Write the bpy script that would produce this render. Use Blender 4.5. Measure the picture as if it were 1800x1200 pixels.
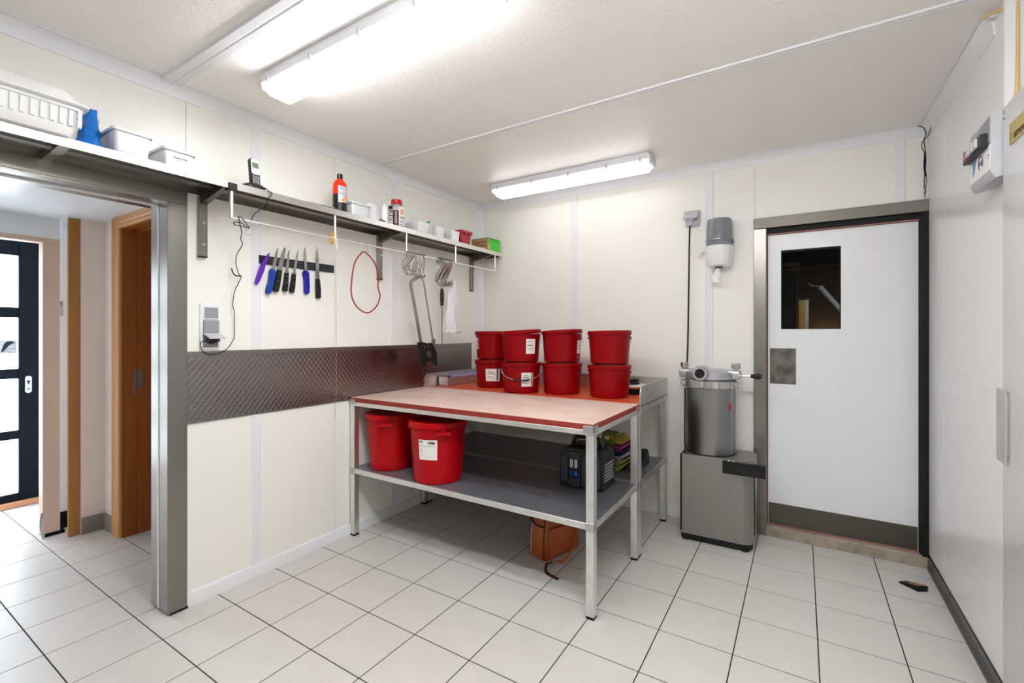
import bpy, bmesh, math, random
from mathutils import Vector, Matrix
random.seed(7)
for o in list(bpy.data.objects):
    bpy.data.objects.remove(o, do_unlink=True)
SC = bpy.context.scene
COL = SC.collection
PI = math.pi

# ------------------------------------------------------------------ camera
YAW = 0.5572997
cd = bpy.data.cameras.new('camera')
cam = bpy.data.objects.new('camera', cd)
COL.objects.link(cam)
cam.location = (2.544, -3.453, 1.3372)
cam.rotation_euler = (PI / 2, 0, YAW)
cd.sensor_width = 36.0
cd.lens = 36.0 * 806.68 / 1800.0
cd.shift_x = -6.1 / 1800.0
cd.shift_y = -15.6 / 1800.0
cd.clip_start = 0.02
SC.camera = cam

# ------------------------------------------------------------------ world, exposure
w = bpy.data.worlds.new('world')
SC.world = w
w.use_nodes = True
w.node_tree.nodes['Background'].inputs[0].default_value = (0.85, 0.92, 1.0, 1)
w.node_tree.nodes['Background'].inputs[1].default_value = 1.0
SC.view_settings.view_transform = 'Standard'
SC.view_settings.look = 'None'
SC.view_settings.gamma = 1.0
SC.view_settings.use_curve_mapping = False
SC.view_settings.exposure = 1.2
LAMP = 13.5       # radiance of the fluorescent diffuser near the doorway
LAMP2 = 1.9       # radiance of the older, weaker lamp at the back wall
LAMP_FILL = 26      # radiance of the lamp added out of view to brighten the right side
SIDE = 0.42       # share of that radiance that leaves through the side walls of a diffuser
SIDE2 = 1
DAY = 4         # radiance of the frosted panes in the entrance door


# ------------------------------------------------------------------ materials
def lin(c):
    def f(v):
        v /= 255.0
        return v / 12.92 if v <= 0.04045 else ((v + 0.055) / 1.055) ** 2.4
    return tuple(f(v) for v in c) + (1.0,)


MATS = {}


def mat(name, rgb, rough=0.5, metal=0.0, var=0.04, vscale=6.0, bump=0.0, bscale=80.0, spec=0.5,
        trans=0.0, alpha=1.0, emit=0.0, ior=1.45, coat=0.0, stretch=None, rvar=0.0, bdist=0.002):
    if name in MATS:
        return MATS[name]
    m = bpy.data.materials.new(name)
    m.use_nodes = True
    nt = m.node_tree
    p = nt.nodes['Principled BSDF']
    c = lin(rgb)
    tc = nt.nodes.new('ShaderNodeTexCoord')
    mp = nt.nodes.new('ShaderNodeMapping')
    nt.links.new(tc.outputs['Object'], mp.inputs['Vector'])
    if stretch:
        mp.inputs['Scale'].default_value = stretch
    nz = nt.nodes.new('ShaderNodeTexNoise')
    nz.inputs['Scale'].default_value = vscale
    nz.inputs['Detail'].default_value = 4.0
    nt.links.new(mp.outputs['Vector'], nz.inputs['Vector'])
    mx = nt.nodes.new('ShaderNodeMix')
    mx.data_type = 'RGBA'
    mx.inputs[6].default_value = tuple(max(0.0, v * (1 - var * 2)) for v in c[:3]) + (1,)
    mx.inputs[7].default_value = tuple(min(1.0, v * (1 + var * 2)) for v in c[:3]) + (1,)
    nt.links.new(nz.outputs['Fac'], mx.inputs[0])
    nt.links.new(mx.outputs[2], p.inputs['Base Color'])
    p.inputs['Roughness'].default_value = rough
    p.inputs['Metallic'].default_value = metal
    p.inputs['Specular IOR Level'].default_value = spec
    p.inputs['IOR'].default_value = ior
    p.inputs['Transmission Weight'].default_value = trans
    p.inputs['Alpha'].default_value = alpha
    p.inputs['Coat Weight'].default_value = coat
    if rvar > 0:
        mr = nt.nodes.new('ShaderNodeMapRange')
        mr.inputs[3].default_value = max(0.02, rough - rvar)
        mr.inputs[4].default_value = min(1.0, rough + rvar)
        nt.links.new(nz.outputs['Fac'], mr.inputs[0])
        nt.links.new(mr.outputs[0], p.inputs['Roughness'])
    if emit > 0:
        p.inputs['Emission Color'].default_value = c
        p.inputs['Emission Strength'].default_value = emit
    if bump > 0:
        n2 = nt.nodes.new('ShaderNodeTexNoise')
        n2.inputs['Scale'].default_value = bscale
        n2.inputs['Detail'].default_value = 3.0
        nt.links.new(mp.outputs['Vector'], n2.inputs['Vector'])
        b = nt.nodes.new('ShaderNodeBump')
        b.inputs['Strength'].default_value = bump
        b.inputs['Distance'].default_value = bdist
        nt.links.new(n2.outputs['Fac'], b.inputs['Height'])
        nt.links.new(b.outputs['Normal'], p.inputs['Normal'])
    MATS[name] = m
    return m


def speckled(name, rgb, rgb2, scale, lo, hi, rough=0.5, bump=0.0, metal=0.0, spec=0.5):
    """two colours mixed by a thresholded noise: wear, scuffs and flecks of the thing itself"""
    m = mat(name, rgb, rough, metal, bump=bump, bscale=scale, spec=spec)
    nt = m.node_tree
    p = nt.nodes['Principled BSDF']
    old = p.inputs['Base Color'].links[0].from_socket
    tc = nt.nodes.new('ShaderNodeTexCoord')
    nz = nt.nodes.new('ShaderNodeTexNoise')
    nz.inputs['Scale'].default_value = scale
    nz.inputs['Detail'].default_value = 6.0
    nt.links.new(tc.outputs['Object'], nz.inputs['Vector'])
    mr = nt.nodes.new('ShaderNodeMapRange')
    mr.inputs[1].default_value = lo
    mr.inputs[2].default_value = hi
    nt.links.new(nz.outputs['Fac'], mr.inputs[0])
    mx = nt.nodes.new('ShaderNodeMix')
    mx.data_type = 'RGBA'
    nt.links.new(mr.outputs[0], mx.inputs[0])
    nt.links.new(old, mx.inputs[6])
    mx.inputs[7].default_value = lin(rgb2)
    nt.links.new(mx.outputs[2], p.inputs['Base Color'])
    return m


M_cream = mat('cream_panel', (244, 242, 234), 0.38, var=0.012, vscale=1.5)
M_white = mat('white_pvc_trim', (236, 236, 238), 0.35, var=0.01)
M_core = mat('wall_core', (215, 212, 204), 0.7, var=0.02)
M_ceil = mat('ceiling_stucco', (250, 246, 240), 0.34, var=0.012, vscale=2.0, bump=0.55, bscale=95.0, bdist=0.003)
M_grout = mat('dark_grout', (38, 35, 33), 0.9, var=0.15, vscale=20)
M_tile = speckled('grey_floor_tile', (212, 208, 203), (200, 196, 191), 300.0, 0.45, 0.7, 0.36, bump=0.06)
M_steel = mat('brushed_steel', (146, 142, 135), 0.32, 1.0, var=0.05, vscale=8, stretch=(1, 1, 30), rvar=0.06)
M_steelh = mat('brushed_steel_horizontal', (150, 146, 138), 0.33, 1.0, var=0.05, vscale=8, stretch=(1, 30, 1), rvar=0.06)
M_steelx = mat('brushed_steel_head', (108, 104, 96), 0.42, 1.0, var=0.05, vscale=8, stretch=(1, 1, 1), rvar=0.05)
M_emboss = mat('embossed_steel', (150, 146, 146), 0.24, 1.0, var=0.06, vscale=3)
M_zinc = mat('zinc_table_steel', (228, 228, 226), 0.42, 1.0, var=0.08, vscale=14, rvar=0.1)
M_shelfst = mat('worn_shelf_steel', (128, 130, 138), 0.36, 0.5, var=0.12, vscale=9, rvar=0.1)
M_rail = mat('satin_rail_steel', (240, 238, 234), 0.34, 0.75, var=0.02)
M_hook = mat('grey_hook_steel', (186, 185, 184), 0.2, 1.0, var=0.08, vscale=20)
M_saw = mat('grey_saw_steel', (150, 150, 148), 0.34, 0.9, var=0.1, vscale=12)
M_chrome = mat('polished_steel', (205, 204, 202), 0.12, 1.0, var=0.03)
M_castal = mat('cast_aluminium', (190, 190, 194), 0.34, 0.85, var=0.03)
M_black = mat('black_plastic', (18, 18, 20), 0.4, var=0.1)
M_blackgl = mat('black_gloss', (10, 10, 12), 0.2, var=0.1)
M_rubber = mat('black_rubber', (14, 13, 13), 0.65, var=0.1)
M_red = speckled('red_bucket_plastic', (138, 0, 8), (150, 6, 14), 9.0, 0.55, 0.8, 0.3, spec=0.22)
M_red2 = speckled('bright_red_pail_plastic', (176, 2, 14), (190, 22, 32), 7.0, 0.58, 0.85, 0.32, spec=0.22)
M_redd = mat('dull_red_tub', (176, 42, 52), 0.42)
M_pinktop = speckled('pale_pink_board', (222, 196, 184), (208, 172, 160), 7.0, 0.42, 0.72, 0.45)
M_redge = speckled('red_board_edge', (142, 44, 34), (176, 92, 58), 240.0, 0.58, 0.7, 0.55)
M_orange = mat('orange_board', (214, 84, 40), 0.38, var=0.06, vscale=3)
M_paper = mat('paper_label', (238, 236, 230), 0.7, var=0.02)
M_ink = mat('ink', (34, 34, 38), 0.7)
M_inkg = mat('grey_ink', (140, 140, 142), 0.7)
M_inko = mat('orange_ink', (226, 130, 50), 0.6)
M_inkp = mat('purple_ink', (92, 40, 70), 0.6)
M_wplast = mat('white_plastic', (240, 240, 240), 0.34, var=0.008)
M_gplast = mat('grey_plastic', (150, 150, 156), 0.42, var=0.02)
M_lgplast = mat('light_grey_plastic', (196, 196, 200), 0.4, var=0.02)
M_clear = mat('clear_plastic', (245, 245, 245), 0.12, trans=0.85, var=0.0)
M_smoke = mat('smoked_plastic', (166, 169, 178), 0.12, trans=0.45, var=0.02)
M_glass = mat('window_glass', (225, 228, 228), 0.02, trans=1.0, var=0.0, ior=1.12)
M_film = mat('blue_film', (6, 112, 200), 0.16, var=0.2, vscale=18, bump=0.5, bscale=22, bdist=0.01)
M_bagw = mat('white_bag_film', (240, 238, 240), 0.25, trans=0.12, var=0.05, vscale=25, bump=0.6, bscale=40, bdist=0.006)
M_woodl = mat('light_orange_wood', (204, 146, 90), 0.38, var=0.1, vscale=5, stretch=(6, 6, 0.6))
M_wood = mat('orange_wood', (160, 88, 34), 0.38, var=0.16, vscale=5, stretch=(6, 6, 0.6))
M_wood2 = mat('brown_wood', (168, 118, 62), 0.45, var=0.12, vscale=6, stretch=(5, 5, 0.4))
M_beige = mat('beige_frame', (214, 190, 172), 0.5, var=0.02)
M_hallw = mat('hall_plaster', (240, 228, 220), 0.75, var=0.02, bump=0.1, bscale=60)
M_hallc = mat('hall_ceiling', (236, 242, 248), 0.3, var=0.012)
M_skirt = mat('grey_skirting_tile', (140, 134, 126), 0.5, var=0.04)
M_navy = mat('dark_navy_paint', (3, 8, 20), 0.5, var=0.05, spec=0.2)
M_pane = mat('frosted_pane', (232, 244, 255), 0.3, emit=DAY, var=0.0)
M_coldw = mat('coldroom_white', (244, 244, 245), 0.2, var=0.012, vscale=1.2)
M_doorw = mat('door_white_laminate', (240, 241, 242), 0.3, var=0.012)
M_leather = mat('brown_leather', (172, 82, 30), 0.42, var=0.1, vscale=14, bump=0.12, bscale=160)
M_leatherd = mat('dark_brown_leather', (74, 30, 14), 0.5, var=0.1)
M_brass = mat('brass_plaque', (206, 186, 110), 0.35, 0.6, var=0.05)
M_lampbody = mat('lamp_housing_white', (226, 226, 230), 0.45, var=0.01)
M_diff = mat('lamp_diffuser', (250, 252, 255), 0.4, emit=LAMP, var=0.0)
M_diff2 = mat('lamp_diffuser_weak', (250, 252, 255), 0.4, emit=LAMP2, var=0.0)
M_diff_fill = mat('lamp_diffuser_fill', (250, 252, 255), 0.4, emit=LAMP_FILL, var=0.0)
M_sill = speckled('stone_sill', (176, 162, 148), (146, 132, 118), 14.0, 0.45, 0.7, 0.5)
M_pink = mat('pink_gap_light', (168, 112, 106), 0.6)
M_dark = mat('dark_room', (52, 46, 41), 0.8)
M_darker = mat('black_cupboard', (22, 23, 25), 0.35)
M_foam = mat('yellow_foam', (226, 196, 140), 0.8, var=0.1)
M_card = mat('brown_cardboard', (176, 138, 98), 0.75, var=0.06)
M_green = mat('bright_green_print', (70, 208, 60), 0.5, var=0.05)
M_greenlid = mat('green_lid', (40, 170, 70), 0.4)
M_salmon = mat('salmon_print', (232, 168, 136), 0.6)
M_orangeb = mat('orange_bottle', (236, 50, 6), 0.15, var=0.04)
M_herb = mat('beige_dry_goods', (190, 166, 128), 0.8, var=0.25, vscale=60)
M_choc = mat('dark_red_powder', (88, 20, 30), 0.5, var=0.15, vscale=12)
M_blue1 = mat('blue_handle', (14, 66, 160), 0.4, var=0.05)
M_blue2 = mat('dark_blue_handle', (16, 20, 160), 0.4, var=0.05)
M_purple = mat('purple_plastic', (98, 40, 176), 0.35, var=0.05)
M_cord = mat('black_cable', (26, 25, 25), 0.55)
M_redcord = mat('dark_red_cord', (150, 24, 30), 0.4)
M_peg = mat('wooden_peg', (206, 152, 66), 0.6, var=0.1)
M_lime = mat('lime_pulp', (200, 208, 80), 0.85, bump=0.3, bscale=150)
M_pulp = mat('beige_pulp', (204, 186, 150), 0.85, bump=0.3, bscale=150)
M_pulpw = mat('pale_pulp', (222, 214, 210), 0.85, bump=0.3, bscale=150)
M_pulpb = mat('navy_pulp', (34, 50, 104), 0.85, bump=0.3, bscale=150)
M_pulpp = mat('pink_pulp', (214, 108, 150), 0.85, bump=0.3, bscale=150)
M_pulpy = mat('yellow_pulp', (214, 188, 92), 0.85, bump=0.3, bscale=150)
M_egglid = mat('green_carton_print', (96, 128, 28), 0.6, var=0.2, vscale=30)
M_char = mat('charcoal_plastic', (52, 54, 62), 0.45, var=0.05)
M_bluebtn = mat('blue_button', (30, 110, 220), 0.3)
M_redlcd = mat('red_display', (150, 20, 40), 0.2, emit=0.08)
M_lcd = mat('phone_display', (96, 112, 84), 0.25)
M_silver = mat('silver_plastic', (206, 206, 208), 0.3, 0.3)
M_gold = mat('gold_and_warm_lit_metal', (196, 158, 74), 0.3, 0.8, var=0.15, vscale=30)
M_bulb = mat('warm_bulb', (255, 196, 120), 0.4, emit=26.0, var=0.0)
M_lilac = mat('lilac_paper', (206, 200, 232), 0.7, var=0.08, vscale=30)


# ------------------------------------------------------------------ mesh helpers

def downlight(m, power, side):
    """prismatic diffuser: full radiance where the surface faces down, less through its side walls"""
    nt = m.node_tree
    p = nt.nodes['Principled BSDF']
    g = nt.nodes.new('ShaderNodeNewGeometry')
    sx = nt.nodes.new('ShaderNodeSeparateXYZ')
    nt.links.new(g.outputs['Normal'], sx.inputs[0])
    mr = nt.nodes.new('ShaderNodeMapRange')
    mr.inputs[1].default_value = 0.0
    mr.inputs[2].default_value = -1.0
    mr.inputs[3].default_value = power * side
    mr.inputs[4].default_value = power
    nt.links.new(sx.outputs[2], mr.inputs[0])
    nt.links.new(mr.outputs[0], p.inputs['Emission Strength'])


downlight(M_diff, LAMP, SIDE)
downlight(M_diff2, LAMP2, SIDE2)
downlight(M_diff_fill, LAMP_FILL, 0.6)


class B:
    def __init__(s):
        s.bm = bmesh.new()

    def box(s, x0, x1, y0, y1, z0, z1, bev=0.0, seg=1, M=None):
        vs = [s.bm.verts.new((x, y, z)) for x in (min(x0, x1), max(x0, x1)) for y in (min(y0, y1), max(y0, y1))
              for z in (min(z0, z1), max(z0, z1))]
        fs = [(0, 1, 3, 2), (4, 6, 7, 5), (0, 4, 5, 1), (2, 3, 7, 6), (0, 2, 6, 4), (1, 5, 7, 3)]
        faces = [s.bm.faces.new([vs[i] for i in f]) for f in fs]
        geom = vs
        if bev > 0:
            es = list({e for f in faces for e in f.edges})
            r = bmesh.ops.bevel(s.bm, geom=es, offset=bev, segments=seg, affect='EDGES', profile=0.5)
            geom = list({v for f in r['faces'] for v in f.verts} | {v for v in vs if v.is_valid})
        if M is not None:
            for v in geom:
                if v.is_valid:
                    v.co = M @ v.co
        return s

    def ring(s, pts):
        return [s.bm.verts.new(p) for p in pts]

    def bridge(s, a, b, closed=True):
        n = len(a)
        for i in range(n if closed else n - 1):
            j = (i + 1) % n
            try:
                s.bm.faces.new((a[i], a[j], b[j], b[i]))
            except ValueError:
                pass

    def lathe(s, prof, c=(0, 0, 0), n=28, axis='z', cap=True, sx=1.0, sy=1.0):
        """prof: list of (r, h)"""
        c = Vector(c)

        def P(r, h, a):
            q = Vector((r * math.cos(a) * sx, r * math.sin(a) * sy, h))
            if axis == 'x':
                q = Vector((q.z, q.x, q.y))
            elif axis == 'y':
                q = Vector((q.x, q.z, q.y))
            return c + q
        rings = [s.ring([P(max(r, 1e-5), h, 2 * PI * i / n) for i in range(n)]) for r, h in prof]
        for a, b in zip(rings, rings[1:]):
            s.bridge(a, b)
        if cap:
            s.bm.faces.new(list(reversed(rings[0])))
            s.bm.faces.new(rings[-1])
        return s

    def cyl(s, p0, p1, r0, r1=None, n=12, cap=True):
        r1 = r0 if r1 is None else r1
        p0, p1 = Vector(p0), Vector(p1)
        d = (p1 - p0).normalized()
        q = d.to_track_quat('Z', 'Y').to_matrix()
        ra = [p0 + q @ Vector((r0 * math.cos(2 * PI * i / n), r0 * math.sin(2 * PI * i / n), 0)) for i in range(n)]
        rb = [p1 + q @ Vector((r1 * math.cos(2 * PI * i / n), r1 * math.sin(2 * PI * i / n), 0)) for i in range(n)]
        a, b = s.ring(ra), s.ring(rb)
        s.bridge(a, b)
        if cap:
            s.bm.faces.new(list(reversed(a)))
            s.bm.faces.new(b)
        return s

    def tube(s, pts, r, n=8, closed=False, flat=None, up=None):
        """sweep a circle (or a flat strip w,t) along points with parallel transport; r may be list"""
        pts = [Vector(p) for p in pts]
        m = len(pts)
        rs = r if isinstance(r, (list, tuple)) else [r] * m
        tang = []
        for i in range(m):
            a = pts[(i - 1) % m] if (closed or i > 0) else pts[i]
            b = pts[(i + 1) % m] if (closed or i < m - 1) else pts[i]
            tang.append((b - a).normalized())
        t0 = tang[0]
        u = Vector(up) if up else (Vector((0, 0, 1)) if abs(t0.z) < 0.9 else Vector((1, 0, 0)))
        u = (u - t0 * u.dot(t0)).normalized()
        rings = []
        for i in range(m):
            t = tang[i]
            u = (u - t * u.dot(t))
            u = u.normalized() if u.length > 1e-6 else Vector((1, 0, 0))
            v = t.cross(u)
            if flat:
                fw, ft = flat
                offs = [(-fw / 2, -ft / 2), (fw / 2, -ft / 2), (fw / 2, ft / 2), (-fw / 2, ft / 2)]
                rings.append(s.ring([pts[i] + v * a + u * b for a, b in offs]))
            else:
                rings.append(s.ring([pts[i] + (u * math.cos(2 * PI * k / n) + v * math.sin(2 * PI * k / n)) * rs[i]
                                     for k in range(n)]))
        for a, b in zip(rings, rings[1:]):
            s.bridge(a, b)
        if closed:
            s.bridge(rings[-1], rings[0])
        else:
            s.bm.faces.new(list(reversed(rings[0])))
            s.bm.faces.new(rings[-1])
        return s

    def prism(s, poly, axis, a, b, bev=0.0):
        """poly: 2d points; axis x -> (y,z), y -> (x,z), z -> (x,y)"""
        def P(p, h):
            if axis == 'x':
                return (h, p[0], p[1])
            if axis == 'y':
                return (p[0], h, p[1])
            return (p[0], p[1], h)
        A = s.ring([P(p, a) for p in poly])
        Bv = s.ring([P(p, b) for p in poly])
        n0 = len(s.bm.faces)
        s.bridge(A, Bv)
        s.bm.faces.new(list(reversed(A)))
        s.bm.faces.new(Bv)
        if bev > 0:
            vs = set(A) | set(Bv)
            es = [e for e in s.bm.edges if e.verts[0] in vs and e.verts[1] in vs]
            bmesh.ops.bevel(s.bm, geom=es, offset=bev, segments=1, affect='EDGES')
        return s

    def sphere(s, c, r, sx=1, sy=1, sz=1, u=14, v=9):
        prof = [(r * math.sin(PI * i / v), -r * math.cos(PI * i / v)) for i in range(v + 1)]
        return s.lathe([(p[0], p[1] * sz) for p in prof], c, u, sx=sx, sy=sy)

    def xf(s, M):
        for v in s.bm.verts:
            v.co = M @ v.co
        return s

    def jitter(s, a, seed=0):
        rnd = random.Random(seed)
        for v in s.bm.verts:
            v.co += Vector((rnd.uniform(-a, a), rnd.uniform(-a, a), rnd.uniform(-a, a)))
        return s


def mesh_of(b, name, m, smooth=35):
    bm = b.bm
    bmesh.ops.recalc_face_normals(bm, faces=bm.faces)
    me = bpy.data.meshes.new(name)
    bm.to_mesh(me)
    bm.free()
    me.materials.append(m)
    if smooth:
        for p in me.polygons:
            p.use_smooth = True
        me.set_sharp_from_angle(angle=math.radians(smooth))
    return me


def wmat(o):
    M = Matrix.Translation(o.location) @ o.rotation_euler.to_matrix().to_4x4()
    return (wmat(o.parent) @ M) if o.parent else M


def part(name, b, m, parent, label=None, smooth=35, world=True):
    """a part given in world coordinates (or in its parent's own when world=False)"""
    me = b if isinstance(b, bpy.types.Mesh) else mesh_of(b, name, m, smooth)
    if world and not isinstance(b, bpy.types.Mesh):
        me.transform(wmat(parent).inverted())
    o = bpy.data.objects.new(name, me)
    COL.objects.link(o)
    o.parent = parent
    if label:
        o['label'] = label
    return o


def thing(name, label, cat, loc=(0, 0, 0), rz=0.0, group=None):
    o = bpy.data.objects.new(name, None)
    o.empty_display_size = 0.05
    COL.objects.link(o)
    o.location = loc
    o.rotation_euler = (0, 0, rz)
    o['label'] = label
    o['category'] = cat
    if group:
        o['group'] = group
    return o


def single(name, b, m, label=None, cat=None, group=None, kind=None, smooth=35):
    me = mesh_of(b, name, m, smooth)
    xs = [v.co.x for v in me.vertices]
    ys = [v.co.y for v in me.vertices]
    zs = [v.co.z for v in me.vertices]
    c = Vector(((min(xs) + max(xs)) / 2, (min(ys) + max(ys)) / 2, min(zs)))
    me.transform(Matrix.Translation(-c))
    o = bpy.data.objects.new(name, me)
    COL.objects.link(o)
    o.location = c
    if label:
        o['label'] = label
    if cat:
        o['category'] = cat
    if group:
        o['group'] = group
    if kind:
        o['kind'] = kind
    return o


def struct(name, b, m, label=None, smooth=35):
    o = single(name, b, m, label=label, kind='structure', smooth=smooth)
    return o


def sthing(name, label, loc=(0, 0, 0)):
    o = bpy.data.objects.new(name, None)
    o.empty_display_size = 0.05
    COL.objects.link(o)
    o.location = loc
    o['kind'] = 'structure'
    o['label'] = label
    return o


def dup(root, loc, rz=None, label=None):
    r = root.copy()
    COL.objects.link(r)
    r.location = loc
    if rz is not None:
        r.rotation_euler = (0, 0, rz)
    if label:
        r['label'] = label
    for ch in list(root.children):
        c = ch.copy()
        COL.objects.link(c)
        c.parent = r
        for g in list(ch.children):
            d = g.copy()
            COL.objects.link(d)
            d.parent = c
    return r


def text_b(s, size, M, ext=0.0003):
    """lettering as a mesh: local x to the right, y up, z out of the surface, placed by matrix M"""
    cu = bpy.data.curves.new('lettering', 'FONT')
    cu.body = s
    cu.size = size
    cu.extrude = ext
    cu.align_x = 'CENTER'
    cu.align_y = 'CENTER'
    cu.resolution_u = 2
    o = bpy.data.objects.new('lettering', cu)
    COL.objects.link(o)
    dg = bpy.context.evaluated_depsgraph_get()
    me = bpy.data.meshes.new_from_object(o.evaluated_get(dg))
    b = B()
    b.bm.from_mesh(me)
    bpy.data.objects.remove(o, do_unlink=True)
    bpy.data.curves.remove(cu)
    bpy.data.meshes.remove(me)
    b.xf(M)
    return b


def frame(org, xax, zax):
    """matrix with local x = xax, local z = zax (outward), local y = z cross x"""
    x = Vector(xax).normalized()
    z = Vector(zax).normalized()
    y = z.cross(x)
    M = Matrix((x, y, z)).transposed().to_4x4()
    M.translation = Vector(org)
    return M


def rrect(x0, x1, y0, y1, r, n=4):
    """rounded rectangle outline, counter-clockwise"""
    out = []
    for cx, cy, a0 in ((x1 - r, y1 - r, 0), (x0 + r, y1 - r, 90), (x0 + r, y0 + r, 180), (x1 - r, y0 + r, 270)):
        for k in range(n + 1):
            a = math.radians(a0 + 90 * k / n)
            out.append((cx + r * math.cos(a), cy + r * math.sin(a)))
    return out


def loft(b, sections, cap=True):
    rs = [b.ring(s) for s in sections]
    for a, c in zip(rs, rs[1:]):
        b.bridge(a, c)
    if cap:
        b.bm.faces.new(list(reversed(rs[0])))
        b.bm.faces.new(rs[-1])
    return b


def spline(pts, k=6, closed=False):
    """Catmull-Rom through points"""
    P = [Vector(p) for p in pts]
    n = len(P)
    out = []
    rng = range(n if closed else n - 1)
    for i in rng:
        p1, p2 = P[i], P[(i + 1) % n]
        p0 = P[(i - 1) % n] if (closed or i > 0) else p1 * 2 - p2
        p3 = P[(i + 2) % n] if (closed or i < n - 2) else p2 * 2 - p1
        for j in range(k):
            t = j / k
            out.append(0.5 * ((2 * p1) + (p2 - p0) * t + (2 * p0 - 5 * p1 + 4 * p2 - p3) * t * t
                              + (3 * p1 - p0 - 3 * p2 + p3) * t ** 3))
    if not closed:
        out.append(P[-1])
    return out


# ------------------------------------------------------------------ room shell
ZC = 2.52           # ceiling
XR = 3.156          # right wall face
YF = -5.4           # wall behind the camera

# floor: grout bed with a separate object for each tile
fl = struct('floor', B().box(-2.9, 3.5, YF - 0.2, 0.3, -0.06, -0.0016), M_grout, 'grey square ceramic tile floor with dark joints')
TP = 0.303
tile_me = mesh_of(B().box(-0.1492, 0.1492, -0.1492, 0.1492, -0.02, 0.0, 0.0009, 1), 'tile', M_tile, 0)


def tile(i, j):
    o = bpy.data.objects.new('tile', tile_me)
    COL.objects.link(o)
    o.parent = fl
    o.location = Vector((0.18 + TP * (i + 0.5), -2.265 + TP * (j + 0.5), 0)) - fl.location


for i in range(-1, 10):
    for j in range(-11, 8):
        tile(i, j)
for i in range(-10, -1):
    for j in range(-4, 1):
        tile(i, j)

# left wall (x = 0) with the doorway y -3.42 .. -2.48
wl = struct('wall_left', B().box(-0.15, -0.004, -2.44, 0.0, 0, ZC).box(-0.15, -0.004, -3.46, -2.44, 1.985, ZC)
            .box(-0.15, -0.004, YF, -3.46, 0, ZC), M_core, 'cream sandwich panel wall with the steel framed doorway')
for y0, y1, z0, z1 in ((-1.0625, -0.002, 0.0, ZC), (-1.566, -1.0645, 0.0, ZC), (-2.066, -1.568, 0.0, ZC),
                       (-2.404, -2.070, 0.0, ZC), (-3.50, -2.406, 2.021, ZC), (YF, -3.504, 0.0, ZC)):
    part('panel', B().box(-0.004, 0.0, y0, y1, z0, z1, 0.0006), M_cream, wl, smooth=0)
for yc, wd in ((-1.0635, 0.066), (-2.0685, 0.053)):
    part('joint_strip', B().prism([(yc - wd / 2, 0.0), (yc - wd / 2 + 0.004, 0.004), (yc + wd / 2 - 0.004, 0.004),
                                   (yc + wd / 2, 0.0)], 'z', 0.06, 2.47).xf(Matrix(((0, 1, 0, 0), (1, 0, 0, 0), (0, 0, 1, 0), (0, 0, 0, 1)))),
         M_white, wl, smooth=0)

# embossed stainless splash strip along the left wall: staggered lens shaped dimples
b = B()
y0, y1, z0, z1 = -2.404, -0.133, 0.896, 1.218
ny, nz = 560, 92
cw, chh = 0.0300, 0.0385


def emb(y, z):
    row = z / (chh * 0.5)
    best = 0.0
    r0 = math.floor(row)
    for r in (r0 - 1, r0, r0 + 1, r0 + 2):
        u = y / cw - (0.5 if r % 2 else 0.0)
        du = abs(u - round(u)) * 2.0
        dv = abs(row - r) / 1.0
        d = du + dv * 0.98
        best = max(best, 1.0 - d)
    return max(0.0, best)


grid = []
for a in range(ny + 1):
    y = y0 + (y1 - y0) * a / ny
    col = []
    for c in range(nz + 1):
        z = z0 + (z1 - z0) * c / nz
        h = emb(y, z)
        h = 1.0 - min(1.0, h * 2.6) ** 0.7
        col.append(b.bm.verts.new((0.0055 + 0.0016 * h, y, z)))
    grid.append(col)
for a in range(ny):
    for c in range(nz):
        b.bm.faces.new((grid[a][c], grid[a + 1][c], grid[a + 1][c + 1], grid[a][c + 1]))
sp = part('splash_sheet', b, M_emboss, wl, 'embossed stainless steel splash strip with scale pattern', smooth=80)
part('edge_strip', B().box(0.0, 0.0075, y0, y1, 1.217, 1.244, 0.001).box(0.0, 0.0068, y0, y1, 0.890, 0.897, 0.001)
     .box(0.0, 0.0052, y0, y1, 0.89, 1.24), M_steelh, wl, smooth=0)
part('drip_stain', B().tube(spline([(0.0015, -1.560, 1.80), (0.0085, -1.561, 1.24), (0.0085, -1.562, 1.05), (0.008, -1.563, 0.90), (0.0015, -1.566, 0.78)], 4), 0.0011, 5),
     mat('yellowed_string', (196, 170, 110), 0.7), wl)

# back wall (y = 0) with the door opening x 2.347 .. 3.156
wb = struct('wall_back', B().box(-0.15, 2.31, 0.004, 0.15, 0, ZC).box(2.31, 3.35, 0.004, 0.15, 2.06, ZC).box(3.17, 3.5, 0.004, 0.15, 0, ZC),
            M_core, 'cream sandwich panel wall with the white service door')
for x0, x1, z0, z1 in ((0.0, 0.9625, 0.0, ZC), (0.9645, 1.995, 0.0, ZC), (1.997, 2.28, 0.0, ZC), (2.282, 3.032, 2.09, ZC), (3.034, XR, 2.09, ZC)):
    part('panel', B().box(x0, x1, 0.0, 0.004, z0, z1, 0.0006), M_cream, wb, smooth=0)
for xc, wd, z0, z1 in ((0.9635, 0.05, 0.06, 2.47), (1.996, 0.052, 0.06, 2.47), (3.033, 0.047, 2.095, 2.47)):
    part('joint_strip', B().prism([(xc - wd / 2, 0.0), (xc - wd / 2 + 0.004, -0.005), (xc + wd / 2 - 0.004, -0.005), (xc + wd / 2, 0.0)],
                                  'z', z0, z1), M_white, wb, smooth=0)
part('corner_strip', B().prism([(0.0, 0.0), (0.045, 0.0), (0.03, -0.008), (0.008, -0.03), (0.0, -0.045)], 'z', 0.06, 2.47), M_white, wb)

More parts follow.
